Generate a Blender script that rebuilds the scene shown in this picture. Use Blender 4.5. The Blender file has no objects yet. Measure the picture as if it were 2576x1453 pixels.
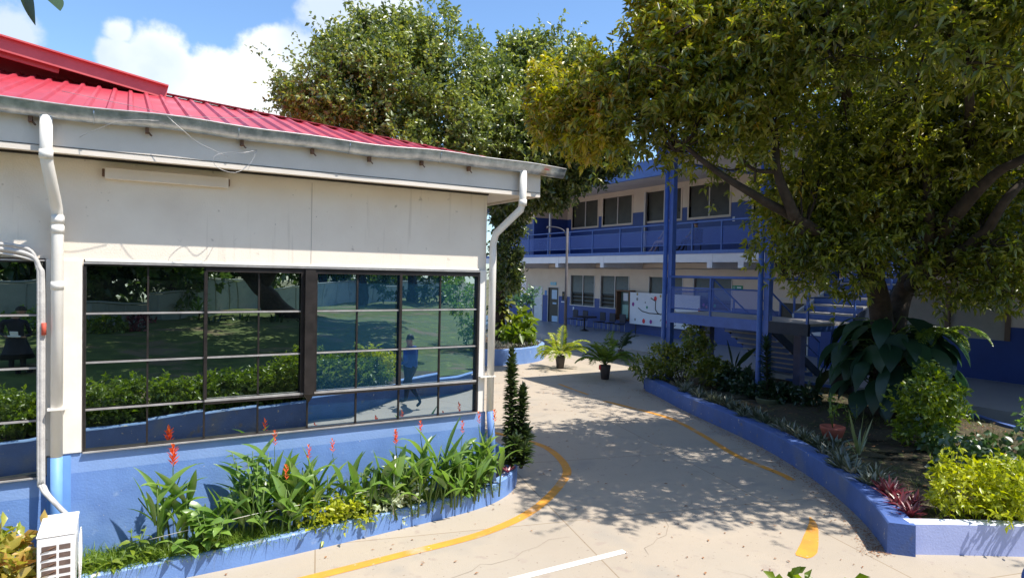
import bpy, bmesh, math, random
import numpy as np
from mathutils import Vector, Matrix
R = math.radians
scene = bpy.context.scene
col = scene.collection
random.seed(7)

# ------------------------------------------------------------------ camera
FPX, EYE = 1631.0, 3.2
AZ, PIT, ROL = R(30.6), math.atan(37.5/1631), math.atan(.0207)
_F0 = np.array([math.sin(AZ), math.cos(AZ), 0.]); _R0 = np.array([math.cos(AZ), -math.sin(AZ), 0.]); _Z = np.array([0, 0, 1.])
_F = _F0*math.cos(PIT) - _Z*math.sin(PIT); _U0 = _F0*math.sin(PIT) + _Z*math.cos(PIT)
_R = math.cos(ROL)*_R0 + math.sin(ROL)*_U0; _U = -math.sin(ROL)*_R0 + math.cos(ROL)*_U0
_C = np.array([0, 0, EYE])
def ray(u, v): return _F + _R*(u-1288)/FPX - _U*(v-726.5)/FPX
def at(u, v, d): return _C + ray(u, v)*d           # a point d metres in front of the eye, surveyed from the photo
cd = bpy.data.cameras.new('camera'); cam = bpy.data.objects.new('camera', cd); col.objects.link(cam)
cd.sensor_width = 36; cd.lens = 36*FPX/2576; cd.clip_start = .05; cd.clip_end = 2000
cam.matrix_world = Matrix(((_R[0], _U[0], -_F[0], 0), (_R[1], _U[1], -_F[1], 0), (_R[2], _U[2], -_F[2], EYE), (0, 0, 0, 1)))
scene.camera = cam

# ------------------------------------------------------------------ sun, sky, exposure
SUN = Vector((.36, -.45, 1)).normalized()
sl = bpy.data.lights.new('sun', 'SUN'); sl.energy = 4.7; sl.angle = R(.5); sl.color = (1, .95, .87)
so = bpy.data.objects.new('sun', sl); col.objects.link(so); so.location = (5, -10, 30)
so.rotation_euler = SUN.to_track_quat('Z', 'Y').to_euler()
scene.view_settings.view_transform = 'Standard'; scene.view_settings.look = 'None'
scene.view_settings.exposure = .6; scene.view_settings.gamma = 1
w = bpy.data.worlds.new('World'); scene.world = w; w.use_nodes = True
nt = w.node_tree; N = nt.nodes; L = nt.links; N.clear()
def nd(N, t, **k):
    n = N.new(t)
    for a, b in k.items(): setattr(n, a, b)
    return n
wo = nd(N, 'ShaderNodeOutputWorld'); bg = nd(N, 'ShaderNodeBackground'); bg.inputs[1].default_value = .15
sky = nd(N, 'ShaderNodeTexSky', sky_type='NISHITA', sun_disc=False)
sky.sun_elevation = math.asin(SUN.z); sky.sun_rotation = math.atan2(SUN.x, SUN.y)
sky.air_density = 1.0; sky.dust_density = .6; sky.ozone_density = 2.5
tc = nd(N, 'ShaderNodeTexCoord')
no = nd(N, 'ShaderNodeTexNoise'); no.inputs['Scale'].default_value = 5.5; no.inputs['Detail'].default_value = 9; no.inputs['Roughness'].default_value = .6
L.new(tc.outputs['Generated'], no.inputs['Vector'])
clouds = [(300,150,60,1),(300,215,75,1),(395,175,100,1),(470,225,100,1),(545,215,105,1),(610,230,120,1),(690,130,75,1),(700,190,130,1),(770,190,110,1),
          (650,290,140,.9),(420,280,130,.8),(800,280,140,.9),(560,330,140,.8),(40,80,75,.55),(-60,120,130,.6),(860,40,120,.6),(960,30,120,.65),(300,85,45,.7),(900,120,110,.7),(1120,-120,150,.5),
          (1700,-700,500,.6),(600,-900,500,.5)]
prev = None
for (u, v, r, a) in clouds:
    d = ray(u, v); d /= np.linalg.norm(d)
    dm = nd(N, 'ShaderNodeVectorMath', operation='DISTANCE'); L.new(tc.outputs['Generated'], dm.inputs[0]); dm.inputs[1].default_value = tuple(d)
    mr = nd(N, 'ShaderNodeMapRange'); L.new(dm.outputs['Value'], mr.inputs[0])
    mr.inputs[1].default_value = 0; mr.inputs[2].default_value = 1.25*r/FPX; mr.inputs[3].default_value = a; mr.inputs[4].default_value = 0
    if prev is None: prev = mr.outputs[0]
    else:
        mx = nd(N, 'ShaderNodeMath', operation='MAXIMUM'); L.new(prev, mx.inputs[0]); L.new(mr.outputs[0], mx.inputs[1]); prev = mx.outputs[0]
nm = nd(N, 'ShaderNodeMath', operation='MULTIPLY_ADD'); L.new(no.outputs[0], nm.inputs[0]); nm.inputs[1].default_value = 1.5; nm.inputs[2].default_value = -.78
ad = nd(N, 'ShaderNodeMath', operation='ADD'); L.new(prev, ad.inputs[0]); L.new(nm.outputs[0], ad.inputs[1])
ms = nd(N, 'ShaderNodeMapRange', interpolation_type='SMOOTHSTEP'); L.new(ad.outputs[0], ms.inputs[0]); ms.inputs[1].default_value = .16; ms.inputs[2].default_value = .38
no2 = nd(N, 'ShaderNodeTexNoise'); no2.inputs['Scale'].default_value = 3.2; no2.inputs['Detail'].default_value = 6; L.new(tc.outputs['Generated'], no2.inputs['Vector'])
cr = nd(N, 'ShaderNodeValToRGB'); cr.color_ramp.elements[0].position = .38; cr.color_ramp.elements[0].color = (3.3, 3.9, 4.8, 1); cr.color_ramp.elements[1].position = .56; cr.color_ramp.elements[1].color = (5.6, 5.7, 5.8, 1)
L.new(no2.outputs[0], cr.inputs[0])
tint = nd(N, 'ShaderNodeMix', data_type='RGBA', blend_type='MULTIPLY'); tint.inputs[0].default_value = 1; L.new(sky.outputs[0], tint.inputs[6]); tint.inputs[7].default_value = (.84, .97, 1.08, 1)
mxc = nd(N, 'ShaderNodeMix', data_type='RGBA'); L.new(ms.outputs[0], mxc.inputs[0]); L.new(tint.outputs[2], mxc.inputs[6]); L.new(cr.outputs[0], mxc.inputs[7])
L.new(mxc.outputs[2], bg.inputs[0]); L.new(bg.outputs[0], wo.inputs[0])

# ------------------------------------------------------------------ materials
MATS = {}
def mat(name, c1, c2=None, rough=.65, scale=3., bump=0., bscale=40., metal=0., spec=.4, spots=None, streak=None, contrast=(.35, .65)):
    if name in MATS: return MATS[name]
    m = bpy.data.materials.new(name); m.use_nodes = True; t = m.node_tree; N = t.nodes; L = t.links
    b = N['Principled BSDF']; b.inputs['Roughness'].default_value = rough; b.inputs['Metallic'].default_value = metal; b.inputs['Specular IOR Level'].default_value = spec
    g = N.new('ShaderNodeNewGeometry')
    if c2 is None: c2 = tuple(x*.86 for x in c1)
    n1 = N.new('ShaderNodeTexNoise'); n1.inputs['Scale'].default_value = scale; n1.inputs['Detail'].default_value = 8; n1.inputs['Roughness'].default_value = .62
    L.new(g.outputs['Position'], n1.inputs['Vector'])
    rmp = N.new('ShaderNodeMapRange'); L.new(n1.outputs[0], rmp.inputs[0]); rmp.inputs[1].default_value = contrast[0]; rmp.inputs[2].default_value = contrast[1]
    mx = N.new('ShaderNodeMix'); mx.data_type = 'RGBA'; L.new(rmp.outputs[0], mx.inputs[0]); mx.inputs[6].default_value = (*c2, 1); mx.inputs[7].default_value = (*c1, 1)
    out = mx.outputs[2]
    for (sc, thr, c, soft) in (spots or []):
        n2 = N.new('ShaderNodeTexNoise'); n2.inputs['Scale'].default_value = sc; n2.inputs['Detail'].default_value = 5; L.new(g.outputs['Position'], n2.inputs['Vector'])
        r2 = N.new('ShaderNodeMapRange'); L.new(n2.outputs[0], r2.inputs[0]); r2.inputs[1].default_value = thr; r2.inputs[2].default_value = thr+soft
        m2 = N.new('ShaderNodeMix'); m2.data_type = 'RGBA'; L.new(r2.outputs[0], m2.inputs[0]); L.new(out, m2.inputs[6]); m2.inputs[7].default_value = (*c, 1); out = m2.outputs[2]
    if streak:
        k_, thr, c, soft = streak; vm = N.new('ShaderNodeVectorMath'); vm.operation = 'MULTIPLY'; vm.inputs[1].default_value = (k_, k_, k_*.05); L.new(g.outputs['Position'], vm.inputs[0])
        n2 = N.new('ShaderNodeTexNoise'); n2.inputs['Scale'].default_value = 1; n2.inputs['Detail'].default_value = 4; L.new(vm.outputs[0], n2.inputs['Vector'])
        r2 = N.new('ShaderNodeMapRange'); L.new(n2.outputs[0], r2.inputs[0]); r2.inputs[1].default_value = thr; r2.inputs[2].default_value = thr+soft; r2.inputs[4].default_value = .55
        m2 = N.new('ShaderNodeMix'); m2.data_type = 'RGBA'; L.new(r2.outputs[0], m2.inputs[0]); L.new(out, m2.inputs[6]); m2.inputs[7].default_value = (*c, 1); out = m2.outputs[2]
    L.new(out, b.inputs['Base Color'])
    rr = N.new('ShaderNodeMapRange'); L.new(n1.outputs[0], rr.inputs[0]); rr.inputs[3].default_value = max(0, rough-.1); rr.inputs[4].default_value = min(1, rough+.12); L.new(rr.outputs[0], b.inputs['Roughness'])
    if bump:
        nb = N.new('ShaderNodeTexNoise'); nb.inputs['Scale'].default_value = bscale; nb.inputs['Detail'].default_value = 6; L.new(g.outputs['Position'], nb.inputs['Vector'])
        bp = N.new('ShaderNodeBump'); bp.inputs['Strength'].default_value = bump; bp.inputs['Distance'].default_value = .01; L.new(nb.outputs[0], bp.inputs['Height']); L.new(bp.outputs[0], b.inputs['Normal'])
    MATS[name] = m; return m
def leafm(name, cols, trans=.35, gloss=.06, vary=.5):
    if name in MATS: return MATS[name]
    m = bpy.data.materials.new(name); m.use_nodes = True; t = m.node_tree; N = t.nodes; L = t.links; N.clear()
    o = N.new('ShaderNodeOutputMaterial'); g = N.new('ShaderNodeNewGeometry')
    n = N.new('ShaderNodeTexNoise'); n.inputs['Scale'].default_value = .9; n.inputs['Detail'].default_value = 3; L.new(g.outputs['Position'], n.inputs['Vector'])
    a = N.new('ShaderNodeMath'); a.operation = 'MULTIPLY_ADD'; L.new(g.outputs['Random Per Island'], a.inputs[0]); a.inputs[1].default_value = vary
    s = N.new('ShaderNodeMath'); s.operation = 'MULTIPLY_ADD'; L.new(n.outputs[0], s.inputs[0]); s.inputs[1].default_value = 2*(1-vary); s.inputs[2].default_value = -(1-vary)/2; L.new(s.outputs[0], a.inputs[2])
    r = N.new('ShaderNodeValToRGB'); e = r.color_ramp.elements
    e[0].position = 0; e[0].color = (*cols[0], 1); e[1].position = 1; e[1].color = (*cols[-1], 1)
    for i, c in enumerate(cols[1:-1]):
        x = e.new((i+1)/(len(cols)-1)); x.color = (*c, 1)
    L.new(a.outputs[0], r.inputs[0])
    d = N.new('ShaderNodeBsdfDiffuse'); tr = N.new('ShaderNodeBsdfTranslucent'); gl = N.new('ShaderNodeBsdfGlossy'); gl.inputs['Roughness'].default_value = .38
    hs = N.new('ShaderNodeHueSaturation'); hs.inputs['Value'].default_value = 1.5; hs.inputs['Saturation'].default_value = 1.1; L.new(r.outputs[0], hs.inputs['Color'])
    L.new(r.outputs[0], d.inputs[0]); L.new(hs.outputs[0], tr.inputs[0])
    m1 = N.new('ShaderNodeMixShader'); m1.inputs[0].default_value = trans; L.new(d.outputs[0], m1.inputs[1]); L.new(tr.outputs[0], m1.inputs[2])
    m2 = N.new('ShaderNodeMixShader'); m2.inputs[0].default_value = gloss; L.new(m1.outputs[0], m2.inputs[1]); L.new(gl.outputs[0], m2.inputs[2]); L.new(m2.outputs[0], o.inputs[0])
    MATS[name] = m; return m
def glassm(name, tintc, body, mixf):
    m = bpy.data.materials.new(name); m.use_nodes = True; t = m.node_tree; N = t.nodes; L = t.links; N.clear()
    o = N.new('ShaderNodeOutputMaterial'); g = N.new('ShaderNodeBsdfGlossy'); g.inputs['Roughness'].default_value = .004; g.inputs[0].default_value = (*tintc, 1)
    d = N.new('ShaderNodeBsdfDiffuse'); d.inputs[0].default_value = (*body, 1)
    ge = N.new('ShaderNodeNewGeometry'); nb = N.new('ShaderNodeTexNoise'); nb.inputs['Scale'].default_value = 1.6; nb.inputs['Detail'].default_value = 1; L.new(ge.outputs['Position'], nb.inputs['Vector'])
    bp = N.new('ShaderNodeBump'); bp.inputs['Strength'].default_value = .2; bp.inputs['Distance'].default_value = .01; L.new(nb.outputs[0], bp.inputs['Height']); L.new(bp.outputs[0], g.inputs['Normal'])
    x = N.new('ShaderNodeMixShader'); x.inputs[0].default_value = mixf; L.new(d.outputs[0], x.inputs[1]); L.new(g.outputs[0], x.inputs[2]); L.new(x.outputs[0], o.inputs[0])
    MATS[name] = m; return m
cream = mat('cream_wall', (.88, .79, .67), (.81, .71, .59), .7, 1.1, .25, 60, spots=[(1.1, .56, (.74, .64, .53), .2), (9, .66, (.5, .42, .33), .08), (30, .72, (.12, .1, .08), .015)], streak=(9, .60, (.55, .46, .36), .12))
white = mat('white_paint', (.86, .82, .75), (.79, .74, .66), .5, 2.5, .1, 50, spots=[(13, .70, (.5, .45, .38), .1)])
fasc = mat('fascia_board', (.78, .70, .61), (.70, .62, .53), .6, 1.5, .15, 40)
soil = mat('soil', (.16, .105, .065), (.07, .045, .03), .95, 4, 1., 25, spots=[(16, .6, (.26, .18, .11), .06)])
bluel = mat('light_blue_paint', (.165, .295, .61), (.13, .235, .51), .55, 2, .3, 50, spots=[(1.3, .55, (.20, .33, .62), .15), (6, .66, (.27, .38, .62), .1), (2.6, .67, (.16, .2, .33), .1), (28, .73, (.6, .58, .55), .02)], streak=(7, .62, (.20, .27, .42), .12))
bluem = mat('pale_blue_band', (.24, .37, .66), (.21, .33, .6), .5, 2, .25, 50)
kerbt = mat('worn_blue_top', (.23, .36, .64), (.17, .29, .56), .6, 5, .4, 40, spots=[(9, .63, (.60, .56, .5), .03), (3, .62, (.2, .22, .26), .1)])
blued = mat('deep_blue_paint', (.03, .068, .28), (.024, .054, .23), .5, 1.5, .15, 50)
bluek = mat('kerb_cobalt_paint', (.085, .155, .41), (.065, .12, .32), .7, 2.2, .5, 40, spots=[(1.6, .54, (.13, .17, .30), .15), (5, .64, (.15, .16, .22), .08), (13, .68, (.36, .35, .36), .03)])
blues = mat('steel_blue_paint', (.065, .14, .44), (.05, .11, .35), .4, 4, .1, 40)
fbeige = mat('beige_block_wall', (.68, .58, .50), (.62, .52, .44), .7, 1.2, .2, 20)
fgrey = mat('soffit_grey', (.62, .60, .60), (.52, .5, .5), .7, 1)
dark = mat('dark_metal', (.028, .022, .02), (.016, .013, .012), .45, 8)
alum = mat('aluminium', (.5, .48, .46), (.36, .34, .33), .38, 8, metal=.3)
galv = mat('galvanised_steel', (.62, .65, .68), (.34, .38, .42), .34, 9, .2, 30, metal=.75, spots=[(3, .62, (.45, .36, .25), .1)])
rust = mat('rusty_iron', (.22, .11, .06), (.12, .07, .05), .8, 20)
redr = mat('red_sheet_roof', (.50, .05, .07), (.40, .04, .06), .38, 1.5, .15, 30, spots=[(1.2, .55, (.52, .09, .12), .15), (5, .66, (.36, .06, .06), .08)])
redf = mat('pink_red_trim', (.60, .13, .13), (.50, .09, .09), .45, 2)
conc_b = (.465, .385, .295)
def concrete():
    m = mat('path_concrete', conc_b, (.405, .34, .265), .85, .55, .35, 70, spots=[(.4, .48, (.42, .36, .285), .16), (1.1, .56, (.36, .315, .26), .14), (4, .62, (.38, .31, .25), .08), (20, .66, (.28, .22, .17), .05)], streak=None)
    t = m.node_tree; N = t.nodes; L = t.links; b = N['Principled BSDF']
    g = N.new('ShaderNodeNewGeometry'); mp = N.new('ShaderNodeMapping'); mp.inputs['Rotation'].default_value = (0, 0, R(14)); L.new(g.outputs['Position'], mp.inputs[0])
    br = N.new('ShaderNodeTexBrick'); L.new(mp.outputs[0], br.inputs[0]); br.offset = 0; br.inputs['Scale'].default_value = 1; br.inputs['Brick Width'].default_value = 3.1; br.inputs['Row Height'].default_value = 2.6
    br.inputs['Mortar Size'].default_value = .008; br.inputs['Color1'].default_value = (1, 1, 1, 1); br.inputs['Color2'].default_value = (.92, .93, .94, 1); br.inputs['Mortar'].default_value = (.66, .6, .52, 1)
    mx = N.new('ShaderNodeMix'); mx.data_type = 'RGBA'; mx.blend_type = 'MULTIPLY'; mx.inputs[0].default_value = 1
    src = b.inputs['Base Color'].links[0].from_socket; L.new(src, mx.inputs[6]); L.new(br.outputs[0], mx.inputs[7]); L.new(mx.outputs[2], b.inputs['Base Color'])
    return m
conc = concrete()
corr = mat('corridor_floor', (.36, .36, .36), (.30, .30, .30), .35, 2)
yel = mat('yellow_line_paint', (.74, .33, .04), (.60, .26, .045), .7, 3, .3, 60, spots=[(2, .58, (.56, .38, .24), .1), (17, .66, (.55, .44, .33), .05)])
whl = mat('white_line_paint', (.80, .76, .70), (.7, .66, .6), .7, 7, .3, 60, spots=[(14, .68, (.55, .46, .38), .05)])
bark = mat('bark', (.065, .048, .036), (.03, .022, .017), .9, 7, 1., 22)
barkg = mat('grey_bark', (.17, .14, .115), (.08, .065, .052), .9, 6, 1., 20)
plastic = mat('white_plastic', (.86, .86, .85), (.82, .82, .8), .35, 3)
grey = mat('grey_plaster', (.34, .37, .33), (.24, .275, .25), .8, .8, .3, 20, spots=[(2, .6, (.2, .22, .2), .15)])
terra = mat('terracotta', (.42, .11, .07), (.33, .09, .06), .7, 6)
slat = mat('louvre_glass', (.085, .085, .075), (.06, .062, .058), .3, 3)
slatd = mat('louvre_open_dark', (.018, .018, .018), None, .4, 3)
shut = mat('cream_louvre', (.46, .42, .37), (.38, .35, .31), .6, 2)
boardw = mat('banner_white', (.72, .74, .82), (.68, .7, .78), .6, 2)
redp = mat('red_print', (.75, .04, .06)); blackp = mat('black_print', (.02, .02, .025)); greenp = mat('green_sign', (.03, .30, .17)); bluep = mat('blue_print', (.08, .25, .62)); skyp = mat('sky_print', (.2, .55, .75))
greyp = mat('grey_print', (.3, .3, .32)); goldp = mat('ochre_print', (.45, .33, .14)); purp = mat('purple_print', (.3, .05, .3))

# ------------------------------------------------------------------ mesh helpers
ORG = {}
class MB:
    def __init__(s): s.v = []; s.f = []; s.m = []; s.sm = []; s.cur = 0
    def add(s, vs, fs, smooth=False, mi=None):
        o = len(s.v); s.v += [tuple(map(float, p)) for p in vs]
        for f in fs: s.f.append([o+i for i in f]); s.m.append(s.cur if mi is None else mi); s.sm.append(smooth)
        return s
    def box(s, a, b, mi=None):
        (x0, y0, z0), (x1, y1, z1) = a, b
        return s.add([(x0,y0,z0),(x1,y0,z0),(x1,y1,z0),(x0,y1,z0),(x0,y0,z1),(x1,y0,z1),(x1,y1,z1),(x0,y1,z1)],
                     [(0,3,2,1),(4,5,6,7),(0,1,5,4),(1,2,6,5),(2,3,7,6),(3,0,4,7)], mi=mi)
    def bar(s, p, q, wd, h, mi=None, up=(0, 0, 1)):
        p = Vector(p); q = Vector(q); d = (q-p).normalized(); u = Vector(up)
        if abs(d.dot(u)) > .98: u = Vector((1, 0, 0))
        r = d.cross(u).normalized()*wd/2; u = r.cross(d).normalized()*h/2
        vs = [p-r-u, p+r-u, p+r+u, p-r+u, q-r-u, q+r-u, q+r+u, q-r+u]
        return s.add(vs, [(0,1,2,3),(7,6,5,4),(0,4,5,1),(1,5,6,2),(2,6,7,3),(3,7,4,0)], mi=mi)
    def tube(s, pts, r, seg=8, mi=None, cap=True):
        pts = [Vector(p) for p in pts]; n = len(pts); rs = r if hasattr(r, '__len__') else [r]*n
        vs = []; fs = []; u = None
        for i, p in enumerate(pts):
            d = (pts[min(i+1, n-1)]-pts[max(i-1, 0)]).normalized()
            if u is None: u = d.orthogonal().normalized()
            else: u = (u - d*u.dot(d)).normalized()
            wv = d.cross(u)
            for k in range(seg):
                a = 2*math.pi*k/seg; vs.append(p + (u*math.cos(a)+wv*math.sin(a))*rs[i])
        for i in range(n-1):
            for k in range(seg): fs.append((i*seg+k, i*seg+(k+1) % seg, (i+1)*seg+(k+1) % seg, (i+1)*seg+k))
        s.add(vs, fs, True, mi)
        if cap:
            o = len(s.v)-len(vs)
            s.f.append([o+k for k in range(seg)][::-1]); s.m.append(s.cur if mi is None else mi); s.sm.append(False)
            s.f.append([o+(n-1)*seg+k for k in range(seg)]); s.m.append(s.cur if mi is None else mi); s.sm.append(False)
        return s
    def lathe(s, c, prof, seg=20, mi=None):
        vs = []; fs = []
        for (r, z) in prof:
            for k in range(seg): a = 2*math.pi*k/seg; vs.append((c[0]+r*math.cos(a), c[1]+r*math.sin(a), c[2]+z))
        for i in range(len(prof)-1):
            for k in range(seg): fs.append((i*seg+k, i*seg+(k+1) % seg, (i+1)*seg+(k+1) % seg, (i+1)*seg+k))
        return s.add(vs, fs, True, mi)
    def poly(s, pts, z0, z1=None, mi=None):
        n = len(pts)
        if z1 is None: return s.add([(x, y, z0) for x, y in pts], [tuple(range(n))], mi=mi)
        vs = [(x, y, z0) for x, y in pts] + [(x, y, z1) for x, y in pts]
        return s.add(vs, [tuple(range(n))[::-1], tuple(range(n, 2*n))] + [(i, (i+1) % n, n+(i+1) % n, n+i) for i in range(n)], mi=mi)
    def build(s, name, mats, parent=None, loc=None, bevel=0):
        mats = mats if isinstance(mats, (list, tuple)) else [mats]
        org = ORG[parent.name] if parent else (Vector(loc) if loc is not None else Vector((0, 0, 0)))
        me = bpy.data.meshes.new(name); me.from_pydata([tuple(Vector(p)-org) for p in s.v], [], s.f)
        for m in mats: me.materials.append(m)
        me.polygons.foreach_set('material_index', s.m); me.polygons.foreach_set('use_smooth', s.sm); me.update()
        return link(name, me, parent, org, bevel)
def link(name, me, parent, org, bevel=0):
    o = bpy.data.objects.new(name, me); col.objects.link(o)
    if parent: o.parent = parent
    else: o.location = org
    ORG[o.name] = Vector(org)
    if bevel:
        b = o.modifiers.new('b', 'BEVEL'); b.width = bevel; b.segments = 2; b.limit_method = 'ANGLE'
    return o
def tag(o, label=None, cat=None, group=None, kind=None):
    if label: o['label'] = label
    if cat: o['category'] = cat
    if group: o['group'] = group
    if kind: o['kind'] = kind
    return o
def thing(name, loc, label, cat, group=None):
    o = bpy.data.objects.new(name, None); col.objects.link(o); o.location = loc; o.empty_display_size = .2
    ORG[o.name] = Vector(loc); return tag(o, label, cat, group)
def struct(o, label=None, cat=None): return tag(o, label, cat, kind='structure')

def np_mesh(name, V, F, mats, parent=None, loc=(0, 0, 0), mi=None, smooth=False):
    """V (n,3), F (m,k) numpy"""
    org = np.array(ORG[parent.name] if parent else loc, float)
    me = bpy.data.meshes.new(name); V = np.asarray(V, float)-org; m, k = F.shape
    me.vertices.add(len(V)); me.vertices.foreach_set('co', V.astype(np.float32).ravel())
    me.loops.add(m*k); me.loops.foreach_set('vertex_index', F.astype(np.int32).ravel())
    me.polygons.add(m); me.polygons.foreach_set('loop_start', np.arange(0, m*k, k, dtype=np.int32))
    for mt in (mats if isinstance(mats, (list, tuple)) else [mats]): me.materials.append(mt)
    if mi is not None: me.polygons.foreach_set('material_index', mi.astype(np.int32))
    if smooth: me.polygons.foreach_set('use_smooth', np.ones(m, bool))
    me.update(calc_edges=True); me.validate()
    return link(name, me, parent, org)
def unit(a): return a/np.maximum(np.linalg.norm(a, axis=-1, keepdims=True), 1e-9)
def leaf_geo(P, D, Ln, Wd, rng, flat=.0, fold=.25, droop=.0):
    """one folded 4-vertex leaf per point: P base, D direction"""
    n = len(P); D = unit(D); r = rng.normal(size=(n, 3)); r[:, 2] *= (1-flat)
    up = unit(rng.normal(size=(n, 3))*(1-flat)+np.array([0, 0, 1])*(flat+.35))
    S = unit(np.cross(D, up)); Nn = np.cross(S, D)
    Ln = np.broadcast_to(Ln, (n,))[:, None]; Wd = np.broadcast_to(Wd, (n,))[:, None]
    tip = P+D*Ln; tip[:, 2] -= (droop*Ln[:, 0])
    mid = P+D*Ln*.5
    a = mid+S*Wd/2+Nn*Wd*fold; b = mid-S*Wd/2+Nn*Wd*fold
    V = np.stack([P, a, tip, b], 1).reshape(-1, 3); i = np.arange(n)*4
    F = np.stack([np.stack([i, i+1, i+2], 1), np.stack([i, i+2, i+3], 1)], 1).reshape(-1, 3)
    return V, F
def blade_geo(P, D, Ln, Wd, rng, droop=.6, seg=5, fold=.12, shape=1.0):
    """long arching leaves, seg quads along; P base, D start direction"""
    n = len(P); D = unit(D); Ln = np.broadcast_to(Ln, (n,)); Wd = np.broadcast_to(Wd, (n,)); dr = np.broadcast_to(droop, (n,))
    S = unit(np.cross(D, np.array([0, 0, 1.]))+rng.normal(size=(n, 3))*.25)
    pos = P.copy(); d = D.copy(); V = []
    for k in range(seg+1):
        t = k/seg; wv = np.sin(math.pi*min(1, (t*.94+.05))**shape)*Wd/2*1.0
        Nn = unit(np.cross(S, d)); 
        V += [pos+S*wv[:, None]+Nn*(wv*fold*2)[:, None], pos, pos-S*wv[:, None]+Nn*(wv*fold*2)[:, None]]
        pos = pos+d*(Ln/seg)[:, None]; d = d.copy(); d[:, 2] -= dr/seg*(.6+t); d = unit(d)
    V = np.stack(V, 1); m = V.shape[1]; i = (np.arange(n)*m)[:, None]
    q = []
    for k in range(seg):
        b = 3*k; q += [[b, b+1, b+4, b+3], [b+1, b+2, b+5, b+4]]
    F = (i[:, :, None]+np.array(q)[None]).reshape(-1, 4)
    return V.reshape(-1, 3), F
def sph(rng, n): return unit(rng.normal(size=(n, 3)))
def fractal(P, s, seed=0):
    r = np.random.default_rng(seed); o = np.zeros(len(P))
    for k in range(5):
        a = r.normal(size=3)*s*(1.5**k); o += np.sin(P@a+r.uniform(0, 6))/(1.25**k)
    return o/2.6
def crown(name, blobs, mt, parent, seed, ntw, per, Ln, Wd, twl=.5, style='spray', cull=-.35, shell=(.5, 1.05), up=.35, cs=1.6, droop=.1, flat=.2, sprig=0.):
    """foliage through the volume of several lobes (cx,cy,cz,rx,ry,rz)"""
    rng = np.random.default_rng(seed); B = np.array(blobs, float); wgt = (B[:, 3]*B[:, 5]+B[:, 4]*B[:, 5]+B[:, 3]*B[:, 4]); wgt /= wgt.sum()
    ix = rng.choice(len(B), ntw, p=wgt); d = sph(rng, ntw); rr = shell[0]+(shell[1]-shell[0])*rng.random(ntw)**.7
    C = B[ix, :3]; spr = rng.random(ntw) < sprig; rr = np.where(spr, 1.0+.22*rng.random(ntw), rr); P = C+B[ix, 3:]*d*rr[:, None]*(1+.3*fractal(d*3+C*1.3, 1.7, seed)[:, None])
    keep = (fractal(P, cs, seed+1) > cull) | spr; P, d, spr = P[keep], d[keep], spr[keep]; n = len(P); twl = twl*np.where(spr, 1.9, 1.)*rng.uniform(.6, 1.2, n); tl = np.repeat(twl, per)
    td = unit(d*.8+np.array([0, 0, up])+rng.normal(size=(n, 3))*.45)
    T = np.repeat(td, per, 0); PP = np.repeat(P, per, 0)
    if style == 'spray':
        t = np.tile(np.linspace(0, 1, per), n)+rng.random(n*per)*.1
        PP = PP+T*(t*tl)[:, None]; D = unit(T*.45+sph(rng, n*per)*.9)
    else:      # rosettes of long leaves at the twig ends, a few along the twig
        t = np.tile(np.r_[np.linspace(.3, .8, per//3), np.ones(per-per//3)], n)
        PP = PP+T*(t*tl)[:, None]; D = unit(T*.45+sph(rng, n*per)*.85)
    sz = .5+.95*rng.random(n*per)
    V, F = leaf_geo(PP, D, Ln*sz, Wd*sz, rng, flat=flat, droop=droop)
    o = np_mesh(name, V, F, mt, parent)
    return o, P, td
def limb(mb, a, b, r0, r1, rng, bend=.12, n=7, sag=0):
    a = Vector(a); b = Vector(b); L_ = (b-a).length; o = Vector(rng.normal(size=3))*bend*L_
    pts = []; rs = []
    for i in range(n+1):
        t = i/n; p = a.lerp(b, t)+o*math.sin(math.pi*t)*.6+Vector((0, 0, 1))*sag*math.sin(math.pi*t)+Vector(rng.normal(size=3))*.012*L_*(0 < i < n)
        pts.append(p); rs.append(r0+(r1-r0)*t**.8)
    mb.tube(pts, rs, 9); return pts
def text(name, s, size, m, parent, loc, rot, ext=.002, align='CENTER'):
    c = bpy.data.curves.new(name, 'FONT'); c.body = s; c.size = size; c.extrude = ext; c.align_x = align; c.align_y = 'CENTER'
    t = bpy.data.objects.new(name, c); col.objects.link(t); t.rotation_euler = rot; t.location = (0, 0, 0)
    bpy.context.view_layer.update()
    me = bpy.data.meshes.new_from_object(t.evaluated_get(bpy.context.evaluated_depsgraph_get())); bpy.data.objects.remove(t)
    me.materials.clear(); me.materials.append(m); me.transform(Matrix.Translation(Vector(loc)-ORG[parent.name]) @ Matrix.Rotation(rot[2], 4, 'Z') @ Matrix.Rotation(rot[1], 4, 'Y') @ Matrix.Rotation(rot[0], 4, 'X'))
    return link(name, me, parent, ORG[parent.name])
exec_parts = []

# ================================================================== SETTING
mb = MB(); mb.poly([(-300, -300), (300, -300), (300, 300), (-300, 300)], -.06)
struct(mb.build('ground', mat('ground_grass', (.10, .12, .04), (.12, .09, .05), .95, .3, .5, 8)))
mb = MB(); mb.poly([(-12, -2.5), (8.5, -2.5), (14.5, -4), (19, 2), (19, 42), (-12, 42)], 0.0)
struct(mb.build('path', conc))
def strip(pts, wd, z=.004, closed=False):
    P = [Vector((x, y, 0)) for x, y in pts]; m = MB(); Lf = []; Rt = []
    for i, p in enumerate(P):
        d = (P[min(i+1, len(P)-1)]-P[max(i-1, 0)]).normalized(); n = Vector((-d.y, d.x, 0)); k = wd[i] if hasattr(wd, '__len__') else wd
        Lf.append(p+n*k/2); Rt.append(p-n*k/2)
    n = len(P); m.add([(p.x, p.y, z) for p in Lf]+[(p.x, p.y, z) for p in Rt], [(i, n+i, n+i+1, i+1) for i in range(n-1)]); return m
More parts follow.
